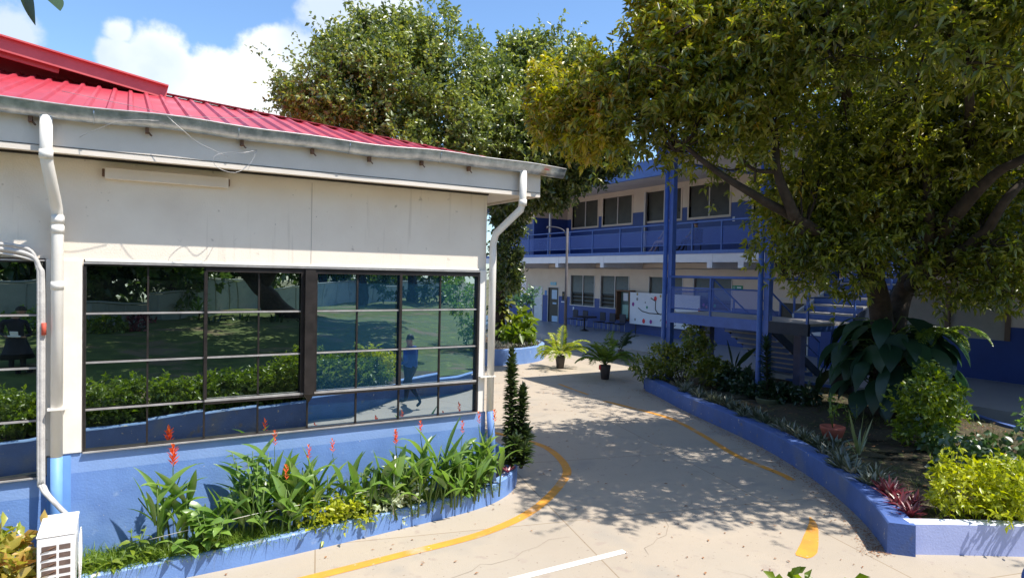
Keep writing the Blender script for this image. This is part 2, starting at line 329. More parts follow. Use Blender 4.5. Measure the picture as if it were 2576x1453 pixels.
def smooth(pts, k=6):
    """Catmull-Rom through 2-D or 3-D points"""
    P = [np.array(p, float) for p in pts]; P = [2*P[0]-P[1]]+P+[2*P[-1]-P[-2]]; o = []
    for i in range(1, len(P)-2):
        for j in range(k):
            t = j/k; a, b, c, d = P[i-1:i+3]; o.append(.5*((2*b)+(c-a)*t+(2*a-5*b+4*c-d)*t*t+(3*b-a-3*c+d)*t**3))
    o.append(P[-2]); return [tuple(p) for p in o]
struct(strip(smooth([(-3, 6.55), (0, 6.68), (1.64, 6.78), (2.64, 6.86), (3.78, 6.97), (4.77, 7.36), (5.79, 8.15), (6.30, 8.76), (6.66, 9.8), (6.6, 10.6), (6.3, 11.5)]), .14).build('yellow_line', yel))
struct(strip(smooth([(10.5, 13.0), (10.55, 12.44), (10.61, 10.84), (10.14, 9.43), (9.5, 7.96), (9.28, 6.89), (9.15, 6.55)]), .13).build('yellow_line', yel))
struct(strip(smooth([(7.95, 5.4), (7.75, 5.22), (7.35, 4.97), (6.95, 4.74), (6.72, 4.66)], 4), [.02, .04, .06, .08, .10, .12, .14, .15, .17, .18, .19, .20, .21, .20, .19, .17, .12]).build('yellow_line', yel))
struct(strip([(10.9, 15.6), (10.75, 14.6), (10.67, 13.9)], .09).build('yellow_line', yel))
struct(strip([(3.1, 5.76), (5.0, 5.745)], .1).build('white_line', whl))

rng = np.random.default_rng(77)
for a_, b_ in (((1.5, 5.9), (4.6, 6.4)), ((5.2, 5.6), (7.0, 6.6)), ((7.4, 8.2), (8.9, 9.9)), ((6.9, 11.8), (9.4, 12.6)), ((8.0, 14.9), (10.4, 16.8)), ((5.6, 4.9), (6.4, 3.6))):
    P_ = [(a_[0]+(b_[0]-a_[0])*t+rng.normal()*.05, a_[1]+(b_[1]-a_[1])*t+rng.normal()*.05) for t in np.linspace(0, 1, 16)]
    struct(strip(P_, [.002]+[.002+.004*rng.random() for _ in range(14)]+[.002], .003).build('path_crack', mat('crack_dirt', (.27, .21, .16))))
# ---- kerb-like planter walls
def kerb(name, pts, h, th, label, mats, side=1, closed=False, z0=0):
    P = smooth(pts, 6) if not closed else [tuple(p) for p in pts]; n = len(P); V = []; F = []; M_ = []
    for i, p in enumerate(P):
        a, b = (np.array(P[(i+1) % n])-np.array(P[i-1])) if closed else (np.array(P[min(i+1, n-1)])-np.array(P[max(i-1, 0)])); d = math.hypot(a, b); nx, ny = -b/d*side, a/d*side
        hh = h[0]+(h[1]-h[0])*i/(n-1) if hasattr(h, '__len__') else h
        V += [(p[0], p[1], z0), (p[0], p[1], hh-.015), (p[0]+nx*.015, p[1]+ny*.015, hh), (p[0]+nx*(th-.01), p[1]+ny*(th-.01), hh), (p[0]+nx*th, p[1]+ny*th, z0)]
    for i in range(n if closed else n-1):
        j = (i+1) % n
        for k in range(4): F.append((i*5+k, j*5+k, j*5+k+1, i*5+k+1)); M_.append(1 if k in (1, 2) else 0)
    if not closed: F += [tuple(range(5)), tuple(range((n-1)*5, n*5))[::-1]]; M_ += [0, 0]
    m = MB(); m.add(V, F); m.m = M_; m.sm = [False]*len(F)
    c = P[n//2]; o = m.build(name, mats, loc=(c[0], c[1], 0)); return tag(o, label, 'planter wall'), P
K1 = [(-4.5, 7.25), (-2, 7.3), (0.5, 7.38), (1.45, 7.42), (2.9, 7.56), (4.06, 7.72), (4.7, 8.0), (5.15, 8.45), (5.45, 9.1), (5.5, 10.2)]
k1, P1 = kerb('planter_wall', K1, (.19, .31), .13, 'light blue low planter wall curving round the corner of the red-roofed building', [bluel, kerbt])
mb = MB(); mb.poly([(p[0], p[1]+.06) for p in P1[:-14]]+[(5.05, 8.6), (5.3, 9.2), (5.35, 10.2), (4.3, 10.2), (4.3, 7.98), (-4.5, 7.98)], .13)
struct(mb.build('soil_bed', soil))
K2 = [(12.55, 13.75), (12.15, 12.7), (11.6, 11.4), (11.2, 10.3), (10.75, 9.0), (10.3, 7.9), (9.75, 6.85), (9.2, 5.95), (8.6, 5.15), (8.1, 4.6), (7.72, 4.24)]
k2, P2 = kerb('planter_wall', K2, (.36, .37), .30, 'long cobalt blue planter wall curving past the staircase under the big tree', [bluek, bluek])
K2b = [(10.95, 9.3), (10.4, 8.0), (9.8, 6.85), (9.2, 5.88), (8.6, 5.08), (8.05, 4.5), (7.85, 4.33)]
m = MB(); LP_ = smooth(K2b, 6); n = len(LP_); V = []
for i, p in enumerate(LP_):
    a, b = np.array(LP_[min(i+1, n-1)])-np.array(LP_[max(i-1, 0)]); d = math.hypot(a, b); nx, ny = b/d, -a/d; w_ = -.17*min(1, i/8+.1, (n-1-i)/9+.06)
    V += [(p[0]-nx*.02, p[1]-ny*.02, .0), (p[0]-nx*.02, p[1]-ny*.02, .15), (p[0]-nx*w_*-1, p[1]-ny*w_*-1, .13), (p[0]-nx*w_*-1.05, p[1]-ny*w_*-1.05, 0)]
m.add(V, [(i*4+k, i*4+k+1, (i+1)*4+k+1, (i+1)*4+k) for i in range(n-1) for k in range(3)]+[((n-1)*4, (n-1)*4+1, (n-1)*4+2, (n-1)*4+3)]); ORG[k2.name] = Vector(k2.location); m.build('ledge', bluek, k2)
K3 = [(7.93, 4.10), (8.4, 3.83), (9.1, 3.41), (11, 2.25), (13, 1.2)]
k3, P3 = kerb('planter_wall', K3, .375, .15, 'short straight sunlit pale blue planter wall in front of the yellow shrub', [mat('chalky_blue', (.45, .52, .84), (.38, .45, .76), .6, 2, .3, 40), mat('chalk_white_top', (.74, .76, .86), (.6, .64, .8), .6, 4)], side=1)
K4 = [(13, 1.2), (14.2, 3.4), (15.3, 5.8), (16.2, 7.4), (16.5, 9.2), (16.45, 12)]
k4, P4 = kerb('planter_wall', K4, .36, .15, 'dark blue back wall of the tree planter beside the narrow sunlit walkway', [bluek, bluek])
# planted bed surface with humps
def bed(name, poly, z, bump, m, seed):
    me = bpy.data.meshes.new(name); bm = bmesh.new(); vs = [bm.verts.new((x, y, z)) for x, y in poly]; bm.faces.new(vs)
    bmesh.ops.triangulate(bm, faces=bm.faces[:]); 
    for _ in range(4): bmesh.ops.subdivide_edges(bm, edges=[e for e in bm.edges if e.calc_length() > .4], cuts=1)
    P = np.array([v.co for v in bm.verts]); f = fractal(P, 1.9, seed)
    for v, q in zip(bm.verts, f):
        if not v.is_boundary: v.co.z += bump*q
    bm.normal_update()
    for f_ in bm.faces: f_.smooth = True
    bm.to_mesh(me); bm.free(); me.materials.append(m); return struct(link(name, me, None, (0, 0, 0)))
bedm = mat('bed_soil_moss', (.085, .06, .04), (.045, .045, .02), .95, 1.6, 1., 25, spots=[(7, .58, (.10, .12, .035), .1), (19, .66, (.25, .17, .1), .04)])
PB = [(p[0]+.22, p[1]+.04) for p in P2]+[(p[0]+.05, p[1]+.08) for p in P3[1:]]+[(p[0]-.05, p[1]) for p in P4[1:]]+[(16.4, 13.7)]
bed('soil_bed', PB, .30, .06, bedm, 3)
# walkway strip is the path itself; the corridor plinth of the far building is part of that building

# reflected side of the garden (south of the camera)
K5 = [(-9, 5.6), (-4, 4.5), (0.3, 3.35), (3.2, 2.5), (4.5, 2.1), (5.6, 1.25), (6.9, .75), (8.4, 0), (11, -2)]
k5, P5 = kerb('planter_wall', K5, .5, .16, 'cobalt blue planter wall below the clipped hedge, mirrored in the windows', [bluek, kerbt], side=-1)
def lawn():
    nx, ny = 46, 50; xs = np.linspace(-16, 22, nx); ys = np.linspace(-34, 5.6, ny); V = []; F = []
    for y in ys:
        for x in xs:
            d = max(0, 3.0-.45*max(x, 0)-y); z = .42+.075*min(d, 9)+.06*math.sin(x*.9)*math.cos(y*.7)
            V.append((x, y, z))
    kx = np.array([p[0] for p in P5]); ky = np.array([p[1] for p in P5])
    for j in range(ny-1):
        for i in range(nx-1):
            cx = (xs[i]+xs[i+1])/2; lim = np.interp(cx, kx, ky) if cx < 11 else -2-(cx-11)*1.0
            if ys[j+1] < lim-.05: F.append((j*nx+i, j*nx+i+1, (j+1)*nx+i+1, (j+1)*nx+i))
    m = MB(); m.add(V, F, True); return struct(m.build('lawn', mat('lawn_grass', (.10, .14, .025), (.05, .075, .015), .95, 1.6, 1., 30, spots=[(.8, .55, (.16, .12, .07), .1), (3, .6, (.16, .2, .03), .1)])))
lawn()
kk = [(p[0], p[1]-.1) for p in P5]
mb = MB(); mb.poly(kk+[(11, -3.4)]+[(p[0]+.0, p[1]-1.9) for p in P5[::-1]], .43); struct(mb.build('soil_bed', bedm))

# ================================================================== RED-ROOFED BUILDING
W = 8.0
BL = thing('classroom_building', (4.3, 8, 0), 'cream single-storey building with red sheet roof and dark mirror windows', 'building')
wins = [(-.40, 4.19, 1.265, 3.22, [-.40, .18, .74, 1.31, 1.88, 2.48, 3.05, 3.62, 4.19], [3.22, 2.70, 2.19, 1.70, 1.265]),
        (-2.60, -.72, 1.06, 3.235, [-2.6, -1.98, -1.35, -.72], [3.235, 2.69, 2.16, 1.63, 1.06])]
mb = MB()   # cream wall above and around the windows
for a, b in ((-7, -2.6), (-.72, -.40), (4.19, 4.3)): mb.box((a, W, 1.0), (b, W+.2, 3.26))
mb.box((-7, W, 3.26), (4.3, W+.2, 4.72)); mb.box((4.1, W+.2, .0), (4.3, 24, 4.72)); mb.box((-7, W+1.5, 0), (4.1, W+1.6, 4.7))
mb.build('wall', cream, BL)
mb = MB(); mb.box((-7, W-.015, .0), (4.315, W+.2, 1.06)); mb.box((-.56, W-.015, 1.06), (4.315, W+.2, 1.262), mi=1); mb.box((-7, W-.014, .86), (-.72, W-.0151, 1.055), mi=1); mb.box((-.70, W-.03, .0), (-.50, W-.0155, 1.25), mi=2)
mb.box((4.3151, W-.012, 0), (4.33, 24, 1.26)); mb.build('blue_dado', [bluel, bluem, mat('turquoise_paint', (.20, .40, .74), (.16, .34, .68), .5, 3)], BL)
mb = MB(); mb.box((-.715, W-.035, 1.27), (-.41, W-.001, 3.25)); mb.box((4.2, W-.03, 1.265), (4.30, W-.001, 3.24)); mb.box((-.39, W-.018, 3.235), (4.19, W-.001, 3.262)); mb.build('pilaster', white, BL, bevel=.006)
# faint board joint
mb = MB(); mb.box((1.895, W-.004, 3.27), (1.9, W-.0005, 4.25)); mb.build('panel_joint', mat('joint_shadowline', (.5, .45, .4)), BL)
gl_l = glassm('tinted_glass_green', (.56, .63, .60), (.014, .02, .022), .88)
gl_r = glassm('tinted_glass_blue', (.52, .64, .74), (.02, .09, .18), .78)
rg = np.random.default_rng(5)
for wi, (x0, x1, z0, z1, xs, zs) in enumerate(wins):
    f = MB(); Y = W+.02
    f.box((x0, Y-.05, z1-.02), (x1, Y+.03, z1)); f.box((x0, Y-.05, z0), (x1, Y+.03, z0+.016)); f.box((x0, Y-.05, z0+.016), (x0+.022, Y+.03, z1-.02)); f.box((x1-.022, Y-.05, z0+.016), (x1, Y+.03, z1-.02))
    f.box((x0, Y-.075, z0-.006), (x1, Y-.0501, z0+.008), mi=1); f.box((x0, Y-.065, z1-.004), (x1, Y-.0502, z1+.012), mi=1)
    for x in xs[1:-1]: f.box((x-.009, Y-.012, z0+.016), (x+.009, Y+.02, z1-.02))
    for z in zs[1:-1]:
        f.box((x0+.022, Y-.028, z-.009), (x1-.022, Y-.0125, z+.009), mi=1); f.box((x0+.022, Y-.0124, z-.015), (x1-.022, Y-.0122, z+.015))
    if wi == 0:
        f.box((1.82, Y-.10, 1.70), (1.94, Y-.03, 3.20)); f.add([(1.82, Y-.10, 1.70), (1.94, Y-.10, 1.70), (1.94, Y-.03, 1.70), (1.82, Y-.03, 1.70), (1.88, Y-.06, 1.60)], [(0, 1, 4), (1, 2, 4), (2, 3, 4), (3, 0, 4)])
        for a, b in ((.74, 1.82), (1.94, 3.05), (3.05, 4.17)):
            f.box((a, Y-.045, 3.155), (b, Y-.029, 3.2)); f.box((a, Y-.05, 1.695), (b, Y-.0285, 1.72), mi=1); f.box((a, Y-.046, 1.665), (b, Y-.0285, 1.6949))
        for x in (.75, 3.05): f.box((x-.022, Y-.046, 1.72), (x+.012, Y-.0288, 3.155))
        f.box((1.78, Y-.046, 1.72), (1.8195, Y-.029, 3.155)); f.box((1.9405, Y-.046, 1.72), (1.975, Y-.029, 3.155))
    fr = f.build('window', [dark, alum], BL)
    g = MB()
    for i in range(len(xs)-1):
        for j in range(len(zs)-1):
            sx, sz = rg.normal(size=2)*.0011; a, b, t, u = xs[i]+.001, xs[i+1]-.001, zs[j]-.001, zs[j+1]+.001
            k = 1 if (wi == 0 and i >= 4) else 0
            if wi == 0 and i == 0 and j == 0: sz += .0055
            g.add([(a, Y+.006-sx-sz, u), (b, Y+.006+sx-sz, u), (b, Y+.006+sx+sz, t), (a, Y+.006-sx+sz, t)], [(0, 1, 2, 3)], mi=k)
    g.build('glass', [gl_l, gl_r], fr)
# eaves: soffit, fascia, gutter
mb = MB(); mb.box((-7, 7.62, 4.275), (4.93, 7.655, 4.72)); mb.box((4.895, 7.655, 4.275), (4.93, 24, 4.72)); mb.box((-7, 7.616, 4.33), (4.925, 7.6199, 4.336), mi=1); mb.build('fascia', [fasc, dark], BL)
mb = MB(); mb.add([(-7, 7.655, 4.285), (4.895, 7.655, 4.285), (4.895, 7.98, 4.31), (-7, 7.98, 4.31)], [(0, 1, 2, 3)]); mb.add([(4.33, 7.98, 4.31), (4.895, 7.98, 4.31), (4.895, 24, 4.30), (4.33, 24, 4.30)], [(0, 1, 2, 3)])
mb.box((-7, 7.955, 4.285), (4.3, 7.9995, 4.30), mi=1); mb.build('soffit', [fasc, dark], BL)
def gz(x): return 4.71+.012*math.sin(x*1.9+.6)+.008*math.sin(x*4.3)-.004*x
gx = np.linspace(-7, 5.25, 60); V = []; F = []
for x in gx:
    z = gz(x)
    for k in range(9):
        a = math.pi*k/8; sk = 1 if x < 5.17 else .96
        V.append((x, 7.545-.078*math.cos(a)*(1 if k else 1.12), z-.125*math.sin(a)*sk-.0))
n = len(gx)
for i in range(n-1):
    for k in range(8): F.append((i*9+k, i*9+k+1, (i+1)*9+k+1, (i+1)*9+k))
F.append(tuple((n-1)*9+k for k in range(9)))
mb = MB(); mb.add(V, F, True); mb.sm[-1] = False
mb.tube([(x, 7.458, gz(x)+.004) for x in gx], .009, 6, mi=1)
for x in (1.0, 2.2, 3.35, -.3): mb.tube([(x, 7.545-.081*math.cos(a), gz(x)-.128*math.sin(a)) for a in np.linspace(0, math.pi, 9)], .006, 5)
gut = mb.build('gutter', [galv, alum], BL)
for x in (-.80, .155, 1.05, 1.8, 2.47, 3.14, 3.8, 4.63):
    mb = MB(); z = gz(x)-.125; mb.box((x-.02, 7.555, z-.05), (x+.012, 7.616, z+.004)); mb.bar((x, 7.59, z-.03), (x+.035, 7.57, z-.075), .02, .012); mb.build('gutter_bracket', rust, gut)
# red corrugated skirt roof with hip
def rz_(y): return 4.635+.298*(y-7.52)
V = []; F = []; m = MB(); pitch = .205; X = -7.0
def rib(x0):   # one corrugation period: trapezoid rib then pan
    return [(x0, 0), (x0+.02, .032), (x0+.055, .032), (x0+.075, 0), (x0+pitch, 0)]
prof = []
x = -7.0
while x < 5.0: prof += rib(x)[:-1]; x += pitch
for i in range(len(prof)-1):
    (xa, ha), (xb, hb) = prof[i], prof[i+1]
    ya = min(12.28, 7.52+max(0, 5.02-xa)); yb = min(12.28, 7.52+max(0, 5.02-xb))
    if ya-7.52 < .02: continue
    m.add([(xa, 7.52, rz_(7.52)+ha), (xb, 7.52, rz_(7.52)+hb), (xb, yb, rz_(yb)+hb), (xa, ya, rz_(ya)+ha)], [(0, 1, 2, 3)])
# the side facing right, hidden from the yard but real
m.add([(5.02, 7.52, rz_(7.52)), (5.02, 24, rz_(7.52)), (.15, 19.3, rz_(12.25)), (.15, 12.25, rz_(12.25))], [(0, 1, 2, 3)])
rf = m.build('roof', redr, BL)
m = MB(); h0 = Vector((5.03, 7.51, rz_(7.52)+.012)); h1 = Vector((.15, 12.28, rz_(12.28)+.055)); nseg = 1
for s_ in (-1, 1):
    off = Vector((-.085 if s_ < 0 else .085, -.085 if s_ < 0 else .085, -.012))
    m.add([h0, h1, h1+off, h0+off, h0+off-Vector((0, 0, .012)), h1+off-Vector((0, 0, .012))], [(0, 1, 2, 3), (3, 2, 5, 4)])
m.build('ridge_cap', redf, rf)
# raised gable over the skirt
def gzr(x, y=0): return 5.985+.175*(.46-x)
m = MB(); yA, yB = 11.67, 24
m.add([(.45, yA, gzr(.45)), (-7, yA, gzr(-7)), (-7, yB, gzr(-7)), (.45, yB, gzr(.45)), (.45, yA, gzr(.45)+.05), (-7, yA, gzr(-7)+.05), (-7, yB, gzr(-7)+.05), (.45, yB, gzr(.45)+.05)],
      [(0, 1, 2, 3), (7, 6, 5, 4), (1, 0, 4, 5), (0, 3, 7, 4)])
for k in range(8): mx_ = -.1-k*.9; m.box((mx_-.02, yA+.01, gzr(mx_)+.045), (mx_+.02, yB, gzr(mx_)+.075))
m.build('upper_roof', redr, BL)
m = MB()
m.bar((.50, yA-.02, gzr(.5)-.045), (-7, yA-.02, gzr(-7)-.045), .03, .19); m.bar((.52, yA-.045, gzr(.52)+.06), (-7, yA-.045, gzr(-7)+.06), .12, .022)
m.bar((-.9, yA+.10, gzr(-.9)-.12), (-7, yA+.10, gzr(-7)-.12), .04, .16)
m.build('rake_board', redf, BL)
m = MB(); m.add([(.3, 12.33, 6.02), (-7, 12.33, 6.02), (-7, 12.33, gzr(-7)), (.3, 12.33, gzr(.3))], [(3, 2, 1, 0)]); m.build('gable_wall', mat('dark_red_sheet', (.36, .03, .04), (.3, .025, .035), .6, 2), BL)
# wires lying on the gutter
for wp in ([(.25, 7.44, 4.66), (-.05, 7.42, 4.62), (-.3, 7.5, 4.5), (-.42, 7.6, 4.44)], [(.32, 7.45, 4.72), (.5, 7.42, 4.56), (.62, 7.44, 4.48), (.9, 7.5, 4.38)], [(.35, 7.45, 4.73), (.2, 7.8, 4.83), (-.6, 8.1, 4.97)], [(.35, 7.45, 4.73), (.9, 8.0, 4.89), (1.5, 8.5, 5.07)],
           [(1.2, 7.57, 4.50), (1.05, 7.5, 4.44), (.88, 7.55, 4.43), (.76, 7.52, 4.36), (.8, 7.52, 4.26), (.97, 7.5, 4.22), (1.12, 7.54, 4.33), (1.2, 7.57, 4.50)]):
    m = MB(); m.tube(smooth(wp, 4), .003, 4); m.build('loose_wire', alum, BL)
m = MB(); m.box((-.22, W-.075, 4.10), (.96, W-.001, 4.215)); m.box((-.245, W-.06, 4.12), (-.2201, W-.0015, 4.2), mi=1); m.box((.9601, W-.06, 4.12), (.975, W-.0015, 4.2), mi=1); m.build('light_fitting', [fasc, rust], BL, bevel=.008)
def elbow(pts, r=.05, seg=14, mi=None, mbb=None): mbb.tube(smooth(pts, 3) if len(pts) > 2 else pts, r, seg, mi)
m = MB(); m.tube([(-.68, 7.545, 4.6), (-.68, 7.545, 4.25), (-.675, 7.57, 4.17), (-.625, 7.82, 3.80), (-.615, 7.9, 3.72), (-.615, 7.90, 3.6), (-.615, 7.9, 1.27)], .053, 14)
m.tube([(-.615, 7.9, 1.268), (-.615, 7.9, .22)], .0535, 14, mi=1)
for z in (4.25, 3.66, 3.0, 3.56): m.tube([(-.68 if z > 4 else -.615, 7.545 if z > 4 else 7.9, z-.05), (-.68 if z > 4 else -.615, 7.545 if z > 4 else 7.9, z+.03)], .058, 14)
m.box((-.69, 7.84, 1.745), (-.54, 7.964, 1.765)); m.build('downpipe', [white, mats_t := MATS['turquoise_paint']], BL)
m = MB(); m.tube([(4.6, 7.54, 4.6), (4.6, 7.54, 4.18), (4.59, 7.57, 4.08), (4.39, 7.89, 3.76), (4.37, 7.93, 3.62), (4.37, 7.93, 3.5), (4.37, 7.93, 1.28)], .05, 14)
m.tube([(4.37, 7.93, 1.278), (4.39, 7.90, .9), (4.42, 7.9, .3)], .0505, 14, mi=1)
for z in (4.18,): m.tube([(4.6, 7.54, z-.05), (4.6, 7.54, z+.03)], .055, 14)
m.box((4.19, 7.88, 1.76), (4.43, 7.964, 1.775)); m.build('downpipe', [white, bluel], BL)

# ---- air conditioner with its lines
AC = thing('air_conditioner', (-.55, 7.3, .15), 'white outdoor air-conditioning unit standing in the bed below the cream downpipe', 'air conditioner')
x0, x1, y0, y1, z0, z1 = -.69, -.41, 7.03, 7.62, .2, .76
m = MB(); m.box((x0, y0, z0), (x1, y1, z1)); m.box((x0-.006, y0-.006, z1+.0005), (x1+.006, y1+.006, z1+.016)); AC1 = m.build('casing', plastic, AC, bevel=.012)
m = MB()
for i in range(7):
    for a, b in ((x0+.035, x0+.145), (x0+.165, x1-.03)):
        zz = z1-.075-i*.073; m.box((a, y0-.004, zz-.045), (b, y0-.0005, zz)); 
m.build('side_grille', mat('grille_recess', (.17, .12, .1), (.1, .07, .06), .8, 20), AC1, bevel=.004)
m = MB()
for i in range(7):
    zz = z1-.075-i*.073; m.tube([(x0+.03, y0-.005, zz-.05), (x0+.09, y0-.012, zz-.028), (x0+.14, y0-.006, zz-.012)], .004, 4)
m.build('coil_line', rust, AC1)
m = MB(); c = (x1, (y0+y1)/2-.02, .47)
for r in np.linspace(.05, .24, 9): m.tube([(c[0]+.02+.02*math.cos(min(1.5, r*4)), c[1]+r*math.cos(a), c[2]+r*math.sin(a)) for a in np.linspace(0, 2*math.pi, 29)], .004, 4, cap=False)
for a in np.linspace(0, math.pi, 5)[:-1]: m.bar((c[0]+.03, c[1]+.24*math.cos(a), c[2]+.24*math.sin(a)), (c[0]+.03, c[1]-.24*math.cos(a), c[2]-.24*math.sin(a)), .008, .006)
m.build('fan_guard', plastic, AC1)
m = MB()
for dx, r in ((0, .022), (-.05, .017), (.045, .012)):
    m.tube(smooth([(-1.9, 7.93, 3.36-dx), (-1.2, 7.93, 3.35-dx*.9), (-.86, 7.92, 3.30-dx), (-.765+dx*.3, 7.915, 3.17), (-.745+dx*.45, 7.91, 2.9), (-.74+dx*.45, 7.91, 1.2), (-.72+dx*.4, 7.88, .98), (-.62+dx*.2, 7.75, .86), (-.5, 7.63, .74+dx*.3)], 5), r, 8)
m.build('refrigerant_line', mat('pipe_insulation', (.60, .57, .53), (.42, .4, .38), .7, 9, .3), AC)
m = MB(); m.tube([(-.722, 7.885, 2.62), (-.722, 7.885, 2.5)], .021, 8); m.build('red_tape', mat('tape_red', (.6, .1, .06)), AC)

# ================================================================== TWO-STOREY BUILDING
XW, XB = 22.0, 19.5
FB = thing('two_storey_block', (22, 20, 0), 'two-storey beige school block with deep blue lower walls and a railed balcony', 'building')
gw = [(35.65, 38.2), (28.28, 30.56), (25.45, 27.8), (21.71, 24.0), (18.87, 21.09)]          # ground windows along y
uw = [(28.17, 30.51), (25.39, 27.71), (21.98, 24.26), (19.15, 21.47), (15.6, 17.9), (12.4, 14.7)]
bigL = [(8.85, 13.72), (2.6, 7.6)]                                                            # cream louvred walls at the right
def wall_with_holes(m, holes, y0, y1, z0, z1, zb, x=XW, th=.2):
    """thin boxes: beige above zb, blue below"""
    ys = sorted(set([y0, y1]+[h for a in holes for h in a[:2]]))
    for a, b in zip(ys[:-1], ys[1:]):
        h = [q for q in holes if q[0] <= a and q[1] >= b]
        segs = [(z0, z1)] if not h else [(z0, h[0][2]), (h[0][3], z1)]
        for s0, s1 in segs:
            if s0 < zb: m.box((x, a, s0), (x+th, b, min(zb, s1)), mi=1)
            if s1 > zb: m.box((x, a, max(zb, s0)), (x+th, b, s1), mi=0)
m = MB()
H_ = [(a, b, 1.53, 3.2) for a, b in gw]+[(a, b, 1.55, 3.2) for a, b in bigL]+[(31.75, 32.83, .36, 2.44), (33.5, 34.5, .36, 2.44), (15.3, 16.5, .36, 2.3)]
wall_with_holes(m, H_, -2, 39, .35, 3.85, 1.96)
wall_with_holes(m, [(a, b, 5.93, 7.35) for a, b in uw], -2, 39, 4.3, 7.62, 6.42)
m.box((XB+.2, 31.0, 4.3), (XW, 31.2, 6.42), mi=1); m.box((XB+.2, 31.0, 6.42), (XW, 31.2, 7.6))
m.box((XW+.2, -2, .3), (34, 39, 7.6)); m.build('wall', [fbeige, blued], FB)
# cream surround frames on the upper windows
for lst, z0, z1, open_ in ((gw, 1.53, 3.2, True), (uw, 5.93, 7.35, False)):
    for i, (a, b) in enumerate(lst):
        f = MB(); x = XW-.02
        tcol = fbeige
        if not open_:
            for p, q in (((x, a-.09, z0-.1), (XW+.1, b+.09, z0)), ((x, a-.09, z0), (XW+.1, a, z1)), ((x, b, z0), (XW+.1, b+.09, z1))): f.box(p, q)
        else:
            f.box((x, a-.04, z0-.05), (XW+.1, b+.04, z0), mi=1); f.box((x, a, z0), (XW+.12, a+.05, z1), mi=1); f.box((x, b-.05, z0), (XW+.12, b, z1), mi=1)
        mid = (a+b)/2; f.box((XW+.03, mid-.03, z0), (XW+.09, mid+.03, z1), mi=1)
        wn = f.build('window', [fbeige, fgrey], FB)
        s = MB(); nl = 16; hz = (z1-z0)/nl
        for k in range(nl):
            zc = z0+hz*(k+.5); op = open_ and k < (7 if i != 0 else 0)
            ang = .9 if op and k % 2 else .28
            for (ya, yb) in ((a+.05, mid-.03), (mid+.03, b-.05)):
                dx = hz*.62*math.sin(ang); dz = hz*.62*math.cos(ang)*(1 if not op else .55)
                s.add([(XW+.07-dx*.5, ya, zc-dz), (XW+.07-dx*.5, yb, zc-dz), (XW+.07+dx*.5, yb, zc+dz), (XW+.07+dx*.5, ya, zc+dz)], [(0, 1, 2, 3)], mi=1 if op else 0)
        s.box((XW+.12, a, z0), (XW+.15, b, z1), mi=1); s.build('louvre', [slat, slatd], wn)
for a, b in bigL:
    f = MB()
    for y in np.linspace(a, b, 4): f.box((XW-.03, y-.07, 1.55), (XW+.1, y+.07, 3.2))
    f.box((XW+.081, a, 1.5), (XW+.11, b, 1.58)); f.box((XW+.081, a, 3.17), (XW+.11, b, 3.22))
    wn = f.build('window', [mat('brown_frame', (.2, .13, .09), (.15, .1, .07), .7, 4)], FB)
    s = MB(); nl = 15; hz = 1.65/nl
    for k in range(nl):
        zc = 1.55+hz*(k+.5); s.add([(XW+.03, a, zc-hz*.55), (XW+.03, b, zc-hz*.55), (XW+.075, b, zc+hz*.52), (XW+.075, a, zc+hz*.52)], [(0, 1, 2, 3)])
    s.box((XW+.08, a, 1.55), (XW+.12, b, 3.2)); s.build('louvre', shut, wn)
# doors
def door(y0, y1, m_, extra=None):
    f = MB(); f.box((XW-.02, y0-.05, .36), (XW+.1, y0, 2.49)); f.box((XW-.02, y1, .36), (XW+.1, y1+.05, 2.49)); f.box((XW-.02, y0, 2.44), (XW+.1, y1, 2.49)); f.box((XW+.03, y0, .36), (XW+.07, y1, 2.44), mi=1)
    return f.build('door', [fgrey, m_], FB)
dd = door(31.75, 32.83, dark)
for a_, b_ in (((XW+.024, 31.95, 1.75), (XW+.0295, 32.5, 2.3)), ((XW+.024, 32.0, 1.45), (XW+.0296, 32.4, 1.55)), ((XW+.02, 31.85, .4), (XW+.0297, 32.45, .75))): m = MB(); m.box(a_, b_); m.build('door_notice', mat('pale_window', (.45, .6, .8)), dd)
dw = door(33.5, 34.5, mat('white_door', (.72, .72, .74))); m = MB(); m.tube([(XW-.02, 33.6, 1.3), (XW+.03, 33.6, 1.3)], .03, 8); m.build('handle', alum, dw)
door(15.3, 16.5, dark)
# balcony slab, edge beam, floor slabs
m = MB(); m.box((XB, -2, 4.16), (34, 38, 4.3), mi=1); m.box((XB+.03, -2, 3.82), (XB+.25, 38, 4.1599)); m.box((XB+.25, -2, 4.0), (XW+.3, 38, 4.155), mi=2)
for y in (33, 28.4, 24.6, 17.9, 16.4, 12.9, 8.4, 4): m.box((XB+.02, y-.13, 3.6), (XW+.0, y+.13, 4.158))
m.build('balcony_slab', [mat('beam_white', (.74, .74, .78), (.68, .68, .72), .6, 2), blues, fbeige], FB)
m = MB(); m.tube([(XW-.03, -2, 3.6)]+[(XW-.03, y, 3.6+.015*math.sin(y*3)) for y in np.arange(0, 38, .6)], .022, 5)
m.build('conduit', greyp, FB)
for y in (30.2, 26.6, 20.9, 18.0, 11):
    m = MB(); m.box((XB+1.2, y-.7, 3.86), (XB+1.35, y+.7, 3.93)); m.build('light_fitting', fgrey, FB)
# corridor plinth
m = MB(); m.box((17.0, -2, -.05), (34, 39, .35)); m.box((16.2, 14.5, -.04), (16.9999, 38, .12), mi=1); m.box((16.1, 17.3, .02), (16.99, 18.2, .25)); m.build('corridor_plinth', [corr, mat('apron_concrete', (.30, .27, .25), (.22, .2, .19), .8, 2, .4, 30)], FB)
